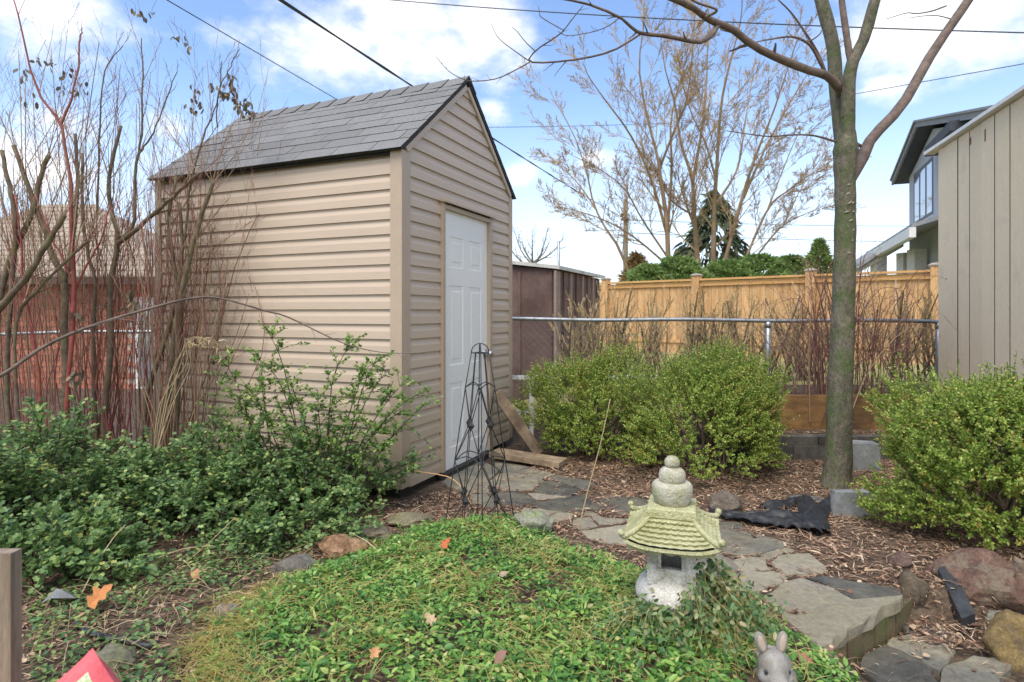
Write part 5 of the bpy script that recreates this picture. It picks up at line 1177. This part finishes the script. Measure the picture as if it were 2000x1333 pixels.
# ------------------------------------------------------------------ evergreen round bushes
def boxwood(label, c, rad, seed, nsh, lumps, leafL=.019):
    rs = np.random.default_rng(seed); th = thing('boxwood_bush', label, 'bush', (c[0], c[1], tz(c[0], c[1])), 'round evergreen bushes'); rad = np.array(rad); c = np.array(c, float)
    d = norm(rs.normal(size=(nsh, 3))); d[:, 2] = np.where(d[:, 2] < -.85, -d[:, 2], d[:, 2])
    lum = norm(rs.normal(size=(lumps, 3))); k = np.max(np.exp(-((1-d@lum.T)/.08))*rs.uniform(.5, 1.3, lumps), axis=1)
    fr = (.45+.55*rs.uniform(0, 1, nsh)**.45); sz = (.68+.40*k)*fr
    hx_ = np.hypot(d[:, 0], d[:, 1])+1e-3; d[:, :2] *= np.where(d[:, 2] < .1, np.clip(1/hx_, 1, 1.6)**.8, 1)[:, None]; base = c+d*rad*sz[:, None]; nzv = np.array([mnoise.noise(Vector(b*5.5+seed)) for b in base]); ok = (base[:, 2] > .04) & (nzv > -.22); base, d = base[ok], d[ok]; nsh = len(base)
    sd_ = norm(d*np.array([1, 1, .6])+np.array([0, 0, .75])+rs.normal(0, .35, d.shape)); ln = rs.uniform(.05, .12, nsh)*(1+.9*np.clip(d[:, 2], 0, 1)*rs.uniform(0, 1, nsh)**2*1.6)
    lng = (rs.uniform(size=nsh) < .05) & (fr[ok] > .85); ln = np.where(lng, rs.uniform(.13, .22, nsh), ln); m3 = MB(); m3.tubes(np.stack([base, base+sd_*ln[:, None]*.5, base+sd_*ln[:, None]], 1), np.full((nsh, 3), .0012), 3, cap=False)
    bb = []
    for q in rs.integers(0, nsh, 46):
        b = c*np.array([1, 1, 0])+np.array([rs.normal(0, .07), rs.normal(0, .07), tz(c[0], c[1])-.02]); bb.append(resamp([b, b+(base[q]-b)*np.array([.35, .35, .55]), base[q]], 6))
    m3.tubes(np.array(bb), np.tile(np.linspace(.011, .002, 6), (len(bb), 1)), 5); obj('branches', m3, M_lilac, th, smooth=True, kind='stuff')
    nl_ = 23; t = np.tile(np.linspace(.12, 1, nl_), nsh); bi = np.repeat(np.arange(nsh), nl_); p = base[bi]+sd_[bi]*(ln[bi]*t)[:, None]
    ld = sd_[bi]*.55+norm(rs.normal(size=p.shape))*.85; m3 = MB(); m3.leaves(p, ld, norm(sd_[bi]+rs.normal(0, .5, p.shape)), leafL*rs.uniform(.7, 1.25, len(p)), leafL*.58, T_DIA); obj('foliage', m3, M_box, th, kind='stuff')
boxwood('loose round evergreen bush right of the shed door', (.73, 5.35, .36), (.68, .52, .52), 101, 3800, 12, .0175)
boxwood('largest round evergreen bush in the middle, behind the lantern', (1.58, 4.80, .42), (.74, .58, .53), 102, 4900, 13, .0175)
boxwood('broad yellowish evergreen bush above the red brown boulder', (2.77, 3.44, .38), (.76, .60, .52), 103, 5600, 14, .0195)

# ------------------------------------------------------------------ leafy dark shrubs, lower left
M_shrub2 = leafmat('light_shrub_leaves', [(0,(.08,.17,.045)),(.4,(.17,.30,.075)),(.8,(.30,.44,.12)),(1,(.46,.54,.16))], rough=.4, trans=.42, spec=.4, patch=(5,.6))
def leafshrub(label, sprays, seed, leafL=.03, lmat=None):
    """sprays: (base xyz, tip xyz); each spray arches and carries lobed leaves"""
    rs = np.random.default_rng(seed); b0 = np.mean([s[0] for s in sprays], axis=0); th = thing('leafy_shrub', label, 'shrub', b0, 'lobed leaf evergreen shrubs'); ST = []; LP_, LD, LN = [], [], []
    for (b, e) in sprays:
        b = np.array(b); e = np.array(e); L = np.linalg.norm(e-b); m_ = b+(e-b)*.55+UZ*L*.12+rs.normal(0, .02, 3); q = resamp([b, m_, e], 7); ST.append((q, np.linspace(.0045, .0014, 7)))
        kids = [(q, 1.0)]
        for s in range(int(5+L*11)):
            t = rs.uniform(.3, .98); a = q[min(6, int(t*6))]; dd = norm(norm(e-b)*.55+rs.normal(0, .55, 3)*np.array([1, 1, .55])+UZ*.1); l = rs.uniform(.08, .24); q2 = np.array([a+dd*l*k/6+UZ*(-.25*l*(k/6)**2) for k in range(7)]); ST.append((q2, np.linspace(.002, .0009, 7))); kids.append((q2, .8))
        for (qq, sc) in kids:
            for k in range(17):
                t = rs.uniform(.18, 1)*6; i = min(5, int(t)); a = qq[i]+(qq[i+1]-qq[i])*(t-i); dr = norm(qq[i+1]-qq[i]); LP_.append(a+rs.normal(0, .008, 3)); LD.append(dr*.6+rs.normal(0, .55, 3)*np.array([1, 1, .4])); LN.append(np.array([0, -.25, 1])+rs.normal(0, .38, 3))
    m3 = MB(); m3.tubes(np.array([s[0] for s in ST]), np.array([s[1] for s in ST]), 4); obj('stems', m3, M_dkstem, th, smooth=True, kind='stuff')
    LP_, LD, LN = map(np.array, (LP_, LD, LN)); z = terrain(LP_); LP_[:, 2] = np.maximum(LP_[:, 2], z+.01); m3 = MB(); m3.leaves(LP_, LD, norm(LN), leafL*rs.uniform(.65, 1.25, len(LP_)), leafL*.85, T_LOBE); obj('foliage', m3, lmat or M_shrub, th, kind='stuff')
def mound(cx, cy, rx, ry, h, n, seed):
    rs = np.random.default_rng(seed); out_ = []
    for _ in range(n):
        a = rs.uniform(0, 2*PI); r_ = math.sqrt(rs.uniform(0, 1)); bx, by = cx+math.cos(a)*rx*r_*.75, cy+math.sin(a)*ry*r_*.75; ex, ey = bx+rs.normal(0, .16)+math.cos(a)*.18*r_, by+rs.normal(0, .14)+math.sin(a)*.15*r_-.05; hh = h*(1-.55*r_*r_)*rs.uniform(.45, 1.1); out_.append(((bx, by, tz(bx, by)), (ex, ey, tz(ex, ey)+hh)))
    return out_
leafshrub('large dark green lobed leaf shrub at the far lower left', mound(-2.75, 3.6, .66, .5, .66, 84, 1), 201, .027)
leafshrub('dark green shrub in front of the thicket base', mound(-1.95, 3.85, .58, .42, .56, 70, 2), 202, .026)
leafshrub('low green shrub along the shed side wall', mound(-1.30, 3.85, .52, .24, .50, 60, 3), 203, .025)
tall = []
for (x0, y0, x1, y1, Y) in ((600,850,490,690,3.9),(620,850,560,735,3.9),(560,860,470,740,3.95),(590,830,520,640,4.0),(640,880,720,700,3.85),(650,880,760,720,3.8),(640,880,690,660,3.85),(660,890,800,735,3.8),(650,890,835,760,3.72),(680,900,790,800,3.75),(600,880,540,780,3.9),(560,900,440,760,4.0),(520,900,430,690,4.0),(700,910,770,850,3.75),(640,900,620,760,3.85),(610,890,650,800,3.85),(560,900,600,830,3.85),(480,900,420,800,3.95),(540,880,510,720,3.95),(660,880,740,690,3.8),(690,900,830,790,3.7)): tall.append((P(x0, y0+60, Y), P(x1, y1, Y-.06)))
leafshrub('taller light green sprays spreading against the shed wall', tall, 204, .023, M_shrub2)
leafshrub('low dark shrub spilling onto the litter near the shed corner', mound(-1.35, 3.45, .42, .2, .24, 30, 5), 205, .027)
leafshrub('low dark shrub behind the wooden post at left edge', mound(-2.35, 2.95, .6, .22, .30, 40, 6), 206)

# ------------------------------------------------------------------ ground cover
def scatter(n, poly, seed): 
    rs = np.random.default_rng(seed); lo, hi = poly.min(0), poly.max(0); p = rs.uniform(lo, hi, (int(n*1.0), 2)); return p[inpoly(p, poly)], rs
# periwinkle
p, rs = scatter(66000, BED, 301); keep = (mv := wob(p[:, 0], p[:, 1], 2.2))+.55*wob(p[:, 0]-4, p[:, 1]+6, 7)+rs.uniform(-.7, .7, len(p)) > -.36; p = p[keep]
lcd = np.linalg.norm(p-lc[:2], axis=1); p = p[(lcd > .155) & (np.hypot(p[:, 0]-.835, p[:, 1]-1.86) > .10)]; p = p[p[:, 1] > 1.55]
hgt = rs.uniform(0, 1, len(p))**.8*(.035+.035*sst(wob(p[:, 0], p[:, 1], 3), -.3, .6)); pos = np.column_stack([p, terrain(p)+hgt+.006]); a = rs.uniform(0, 2*PI, len(p)); d = np.column_stack([np.cos(a), np.sin(a), rs.normal(.18, .35, len(p))]); nor = np.column_stack([rs.normal(0, .35, len(p)), rs.normal(-.15, .35, len(p)), np.ones(len(p))])
m3 = MB(); m3.leaves(pos, d, nor, np.clip(.0235*np.exp(rs.normal(0, .40, len(p))), .010, .05), .0122*np.exp(rs.normal(0, .3, len(p))), T_OVAL); o = obj('periwinkle', m3, M_vinca, smooth=True, kind='stuff'); o['label'] = 'glossy green periwinkle ground cover filling the bed'
# yellow grass and straw
GR = np.array([G(x, y, .03)[:2] for x, y in ((330,1400),(380,1270),(420,1180),(520,1130),(640,1110),(760,1060),(900,1020),(1010,1030),(1110,1070),(1230,1130),(1400,1150),(1460,1200),(1600,1290),(1600,1400))])
def straws(n, poly, seed, dens, L, w, mat, name, label, lift=.01, flatness=.35):
    p, rs = scatter(n, poly, seed); p = p[dens(p)+rs.uniform(-.5, .5, len(p)) > 0]; k = len(p); a = rs.uniform(0, 2*PI, k); pos = np.column_stack([p, terrain(p)+lift*rs.uniform(.2, 1.5, k)]); l = L*rs.uniform(.5, 1.4, k); d = np.column_stack([np.cos(a), np.sin(a), np.abs(rs.normal(0, flatness, k))]); d = norm(d); sag = rs.normal(0, .12, (k, 3))
    q = np.stack([pos, pos+d*l[:, None]*.5+sag*l[:, None]*.5+UZ*l[:, None]*.06, pos+d*l[:, None]*np.array([1, 1, .3])+sag*l[:, None]], 1); z = terrain(q[:, 2]); q[:, 2, 2] = np.maximum(q[:, 2, 2], z+.004); m3 = MB(); m3.tubes(q, np.tile([w, w*.9, w*.4], (k, 1)), 3, cap=False); o = obj(name, m3, mat, kind='stuff'); o['label'] = label
straws(13000, GR, 302, lambda p: 1.5*wob(p[:, 0]+3, p[:, 1]+1, 4.8)-.18, .09, .0012, M_grass, 'dry_grass', 'yellow dry grass tangled through the periwinkle', .035)
LB = np.array([G(x, y, .02)[:2] for x, y in ((330,1420),(395,1280),(500,1150),(580,1120),(480,1130),(420,1180),(330,1260),(240,1400))])
GP = np.array([G(x, y, .02)[:2] for x, y in ((300,1450),(370,1260),(440,1170),(520,1140),(600,1150),(560,1220),(500,1300),(520,1420))])
straws(6500, GP, 303, lambda p: -.35+np.minimum(1, edgedist(p, GP)/.16)*.6+wob(p[:, 0], p[:, 1], 4)*.6, .10, .0011, M_grass, 'straw_grass', 'matted yellow straw grass at the bed\'s left edge', .03)
LR = np.array([(lc[0]-.32, lc[1]-.3), (lc[0]+.36, lc[1]-.25), (lc[0]+.33, lc[1]+.2), (lc[0]-.28, lc[1]+.22)])
# withered vine heaped round the lantern
rs = np.random.default_rng(310); vine = thing('ivy_vine', 'withered ivy heaped round the stone lantern base', 'ivy', lc+np.array([0, -.15, 0])); st = []
for k in range(130):
    a = rs.uniform(-PI*.95, .35); r_ = rs.uniform(.17, .30); hh = rs.uniform(.05, .26)*(1 if -2.6 < a < -.2 else .6)*(1.25 if a > -1.5 else .7); b = lc+np.array([math.cos(a)*(r_+.12), math.sin(a)*(r_+.10), 0]); b[2] = tz(b[0], b[1]); tp_ = lc+np.array([math.cos(a+rs.normal(0, .25))*(.155+rs.uniform(0, .03)), math.sin(a)*(.155), hh]); e = tp_+np.array([rs.normal(0, .07), -abs(rs.normal(0, .04)), -rs.uniform(.03, .16)]); mdl = (b+tp_)/2+np.array([math.cos(a)*.05, math.sin(a)*.05, .03])+rs.normal(0, .03, 3); st.append(resamp([b, mdl, tp_+rs.normal(0, .012, 3), (tp_+e)/2+rs.normal(0, .025, 3), e+rs.normal(0, .03, 3)], 8))
st = np.array(st); m3 = MB(); m3.tubes(st, np.full(st.shape[:2], .001), 3); obj('stems', m3, M_grass, vine, kind='stuff')
bi = rs.integers(0, len(st), 3400); bj = rs.integers(1, 8, 3400); p = st[bi, bj]+rs.normal(0, .02, (3400, 3)); m3 = MB(); m3.leaves(p, rs.normal(size=p.shape)+np.array([0, -.4, -.4]), rs.normal(0, .5, p.shape)+np.array([0, -.8, .5]), .03*rs.uniform(.6, 1.2, 3400), .015, T_OVAL); obj('leaves', m3, M_fadedvine, vine, smooth=True, kind='stuff')
# leaf litter and needles
ALL = np.array([(-3.6, 2.0), (3.4, 2.0), (3.8, 5.4), (1.9, 5.3), (.4, 5.2), (-.2, 4.4), (-.75, 4.0), (-3.6, 4.9)])
slabs = [np.array([G(x, y, .012)[:2] for x, y in pg]) for pg, _, _ in FL]
def onslab(p):
    r_ = np.zeros(len(p), bool)
    for s in slabs: r_ |= inpoly(p, s)
    return r_
p, rs = scatter(150000, ALL, 320); ons = onslab(p); inb = inpoly(p, BED); wv = wob(p[:, 0], p[:, 1], 2.4)+wob(p[:, 0]+7, p[:, 1]-2, 6)*.6
shedin = ((p-A0[:2])@Fd[:2] > -.02) & ((p-A0[:2])@Ld[:2] > -.02)
low_ = (((p-E1)@EN) > .03) & (p[:, 1] < 2.7) & (p[:, 0] > 1.1)
prob = np.where(ons, np.where(wv > .62, .35, .012), np.where(inb, .10, np.clip(.75+wv*.5, .18, 1))); prob = np.where(shedin, 0, prob); prob = np.where(low_, np.where((p[:, 1] > 2.42+(1.9-p[:, 0])*.25) , .8, .05), prob); prob = np.where(p[:, 0] < -1.2, prob*.55, prob)
p = p[rs.uniform(size=len(p)) < prob]; k = len(p); pos = np.column_stack([p, terrain(p)+rs.uniform(.002, .016, k)+np.where(onslab(p), .014, 0)+np.where((((p-E1)@EN) > .03) & (p[:, 1] < 2.7) & (p[:, 0] > 1.1), .03, 0)]); a = rs.uniform(0, 2*PI, k); d = np.column_stack([np.cos(a), np.sin(a), rs.normal(0, .16, k)]); nor = np.column_stack([rs.normal(0, .4, (k, 2)), np.ones(k)])
nd = rs.uniform(size=k) < .74; m3 = MB(); m3.leaves(pos[nd], d[nd], nor[nd], .05*np.exp(rs.normal(-.1, .5, nd.sum())), .0030*np.exp(rs.normal(0, .5, nd.sum())), T_SLV); m3.leaves(pos[~nd], d[~nd], nor[~nd], .024*np.exp(rs.normal(-.1, .45, (~nd).sum())), .012*np.exp(rs.normal(0, .4, (~nd).sum())), T_OVAL); o = obj('leaf_litter', m3, M_litter, kind='stuff'); o['label'] = 'brown leaf and needle litter over the soil'
# sprigs in the litter on the left
WL = np.array([G(x, y, .01)[:2] for x, y in ((60,1400),(60,1180),(200,1120),(380,1080),(560,1030),(720,1010),(640,1080),(520,1130),(440,1190),(380,1270),(300,1420))])
p, rs = scatter(9000, WL, 330); p = p[wob(p[:, 0], p[:, 1], 3.1)+rs.uniform(-.6, .6, len(p)) > -.12]; k = len(p); a = rs.uniform(0, 2*PI, k); m3 = MB(); m3.leaves(np.column_stack([p, terrain(p)+rs.uniform(.005, .045, k)]), np.column_stack([np.cos(a), np.sin(a), rs.normal(.2, .3, k)]), np.column_stack([rs.normal(0, .4, (k, 2)), np.ones(k)]), .026*rs.uniform(.5, 1.3, k), .016, T_OVAL); o = obj('weed_sprigs', m3, M_shrub, smooth=True, kind='stuff'); o['label'] = 'small green weeds sprouting through the litter'
straws(420, WL, 331, lambda p: .2+0*p[:, 0], .16, .0013, M_straw, 'fallen_straws', 'pale dry stalks fallen across the litter', .03, .2)

# ------------------------------------------------------------------ single dry leaves and stalks
def oneleaf(px, py, L, col, label, seed, z=.06, tm=T_MAPLE):
    rs = np.random.default_rng(seed); c = G(px, py, z); m3 = MB(); m3.leaves(c[None], np.array([[rs.normal(), .4, .25]]), np.array([[rs.normal(0,.3), -.35, .8]]), L, L*.8, tm); V_ = m3.V[0]; V_[:, 2] += .25*np.abs(V_[:, 0]-c[0])+.10*np.sin((V_[:, 1]-c[1])/L*5)*L+rs.normal(0, L*.04, len(V_)); tag(obj('fallen_leaf', m3, surf('leaf_%d' % seed, col, tuple(q*1.35 for q in col), rough=.8, scale=25)), label, 'leaf', 'single fallen leaves')
oneleaf(172, 1186, .10, (.42,.17,.055), 'large curled orange maple leaf lying in the litter', 1, .05)
oneleaf(866, 1072, .06, (.40,.11,.04), 'rust orange leaf on the ivy below the trellis', 2, .12)
oneleaf(975, 1125, .04, (.34,.26,.2), 'pale pinkish leaf on the ivy left of the lantern', 3, .12, T_OVAL)
oneleaf(850, 1220, .05, (.38,.28,.16), 'pale tan leaf in the middle of the ivy bed', 4, .13)
oneleaf(390, 1130, .06, (.34,.17,.09), 'flat brown leaf among litter near the dark grey rock', 5, .02, T_OVAL)
oneleaf(965, 1292, .045, (.2,.11,.085), 'dull purple leaf near the bottom of the bed', 6, .13, T_OVAL)
oneleaf(730, 1290, .045, (.42,.22,.10), 'small orange leaf low in the ivy bed', 7, .13)
oneleaf(1590, 1300, .06, (.28,.12,.08), 'red brown curled leaf beside the rabbit statue', 8, .06)
def stalk(L, r, label, name='dry_stalk', mat=M_straw):
    pt = resamp([P(*q) for q in L], 14); m3 = MB(); m3.tubes(pt, np.linspace(r, r*.5, 14), 5); tag(obj(name, m3, mat, smooth=True), label, 'stalk', 'loose dry stalks')
stalk([(1130,1034,3.42),(1148,960,3.4),(1172,870,3.38),(1192,780,3.36)], .0042, 'tall thin straw stalk standing beside the pale boulder')
stalk([(920,985,3.75),(900,950,3.75),(870,930,3.78),(812,920,3.85),(812,905,3.85),(822,880,3.85)], .0045, 'bent brown stem leaning at the shed front wall', mat=M_cedar)
stalk([(140,1200,2.6),(180,1120,2.68),(215,1060,2.75),(245,1025,2.8)], .0036, 'pale straight stalk leaning on the dark shrub')
stalk([(330,1120,2.95),(380,1085,3.0),(430,1040,3.02),(460,1010,3.05)], .003, 'slanting pale stalk across the shrub edge')
stalk([(310,1090,3.0),(360,1072,3.0),(430,1065,3.0),(480,1062,3.0)], .003, 'nearly level pale stalk below the dark shrub')
for (L, lab) in (([(305,905,3.75),(325,790,3.75),(350,720,3.75),(368,668,3.75)], 'bundle of dry reeds bending by the shed far corner'),):
    th = thing('dry_reeds', lab, 'reeds', P(310, 930, 3.75)*np.array([1, 1, 0])); m3 = MB(); rs = np.random.default_rng(9); hd = []
    for k in range(7):
        q = resamp([P(a+rs.normal(0, 8), b, Y+rs.normal(0, .03)) for a, b, Y in L], 10); m3.tubes(q, np.linspace(.0028, .0012, 10), 4); hd.append(q[-1])
        q2 = resamp([q[-1], q[-1]+np.array([.06, 0, .03]), q[-1]+np.array([rs.uniform(.08, .3), 0, -.05*k/3])], 6); m3.tubes(q2, np.full(6, .001), 3); hd += [q2[3], q2[4], q2[5]]
    obj('stems', m3, M_straw, th, smooth=True); hd = np.repeat(np.array(hd), 2, axis=0); m3 = MB(); m3.leaves(hd+rs.normal(0, .01, hd.shape), rs.normal(0, .6, hd.shape)+np.array([.4, 0, -.6]), rs.normal(size=hd.shape), .05, .008, T_SLV); obj('seed_heads', m3, M_straw, th, kind='stuff')

# ------------------------------------------------------------------ utility pole, pipe, overhead wires
pY = 35.0; pp = P(1222, 390, pY); up_ = thing('utility_pole', 'weathered wooden utility pole beyond the cedar fence', 'pole', (pp[0], pY, 0)); m3 = MB(); m3.tubes(np.array([(pp[0], pY, 0), (pp[0], pY, 4), (pp[0], pY, pp[2])]), np.array([.16, .14, .12]), 10); obj('post', m3, M_pole, up_, smooth=True)
m3 = MB(); m3.box((pp[0]-.05, pY-.14, P(0, 430, pY)[2]), (.5, .1, .12)); obj('bracket', m3, M_dark, up_)
m3 = MB(); m3.lathe([(.05,0),(.09,.05),(.06,.12),(.09,.18),(.05,.24)], (pp[0]-.25, pY-.14, P(0, 428, pY)[2]+.06), 8); obj('insulator', m3, M_dark, up_)
q0 = P(1092, 545, 10.6); q1 = P(1091, 471, 10.6); m3 = MB(); m3.tubes(np.array([q0-UZ*1.5, q0, q1]), np.full(3, .024), 8); tag(obj('metal_pipe', m3, M_galv, smooth=True), 'slim rusty pipe standing behind the brown metal shed', 'pipe')
def wire(L, r, label, sag=.0, strands=1):
    a, b = P(*L[0]), P(*L[1]); m3 = MB(); t = np.linspace(0, 1, 30)[:, None]; pt = a+(b-a)*t-UZ*(4*sag*t*(1-t))
    for s in range(strands):
        off = np.column_stack([np.cos(t[:, 0]*60+s*PI)*r*.9, np.zeros(30), np.sin(t[:, 0]*60+s*PI)*r*.9]) if strands > 1 else 0; m3.tubes(pt+off, np.full(30, r), 6, cap=False)
    tag(obj('overhead_wire', m3, M_cable, smooth=True), label, 'wire', 'overhead wires')
wire([(1222,428,34.8), (400,-97,5.3)], .0105, 'thick twisted service cable passing behind the shed roof', .12, 2)
wire([(655,193,16), (300,-15,11)], .010, 'thin wire crossing the sky above the shed\'s left roof', .0)
wire([(760,0,22), (2060,66,14)], .016, 'long dark wire crossing behind the tree branches near the top', .15)
wire([(1670,184,12), (2050,116,8)], .006, 'thin wire between tree and beige wall top', .0)
wire([(955,249,40), (1420,236,52)], .018, 'faint wire just right of the shed gable', .1)
wire([(1225,430,35), (2000,437,60)], .02, 'faint upper wire running right from the utility pole', .3)
wire([(1225,455,35), (2000,470,60)], .02, 'faint lower wire running right from the utility pole', .3)
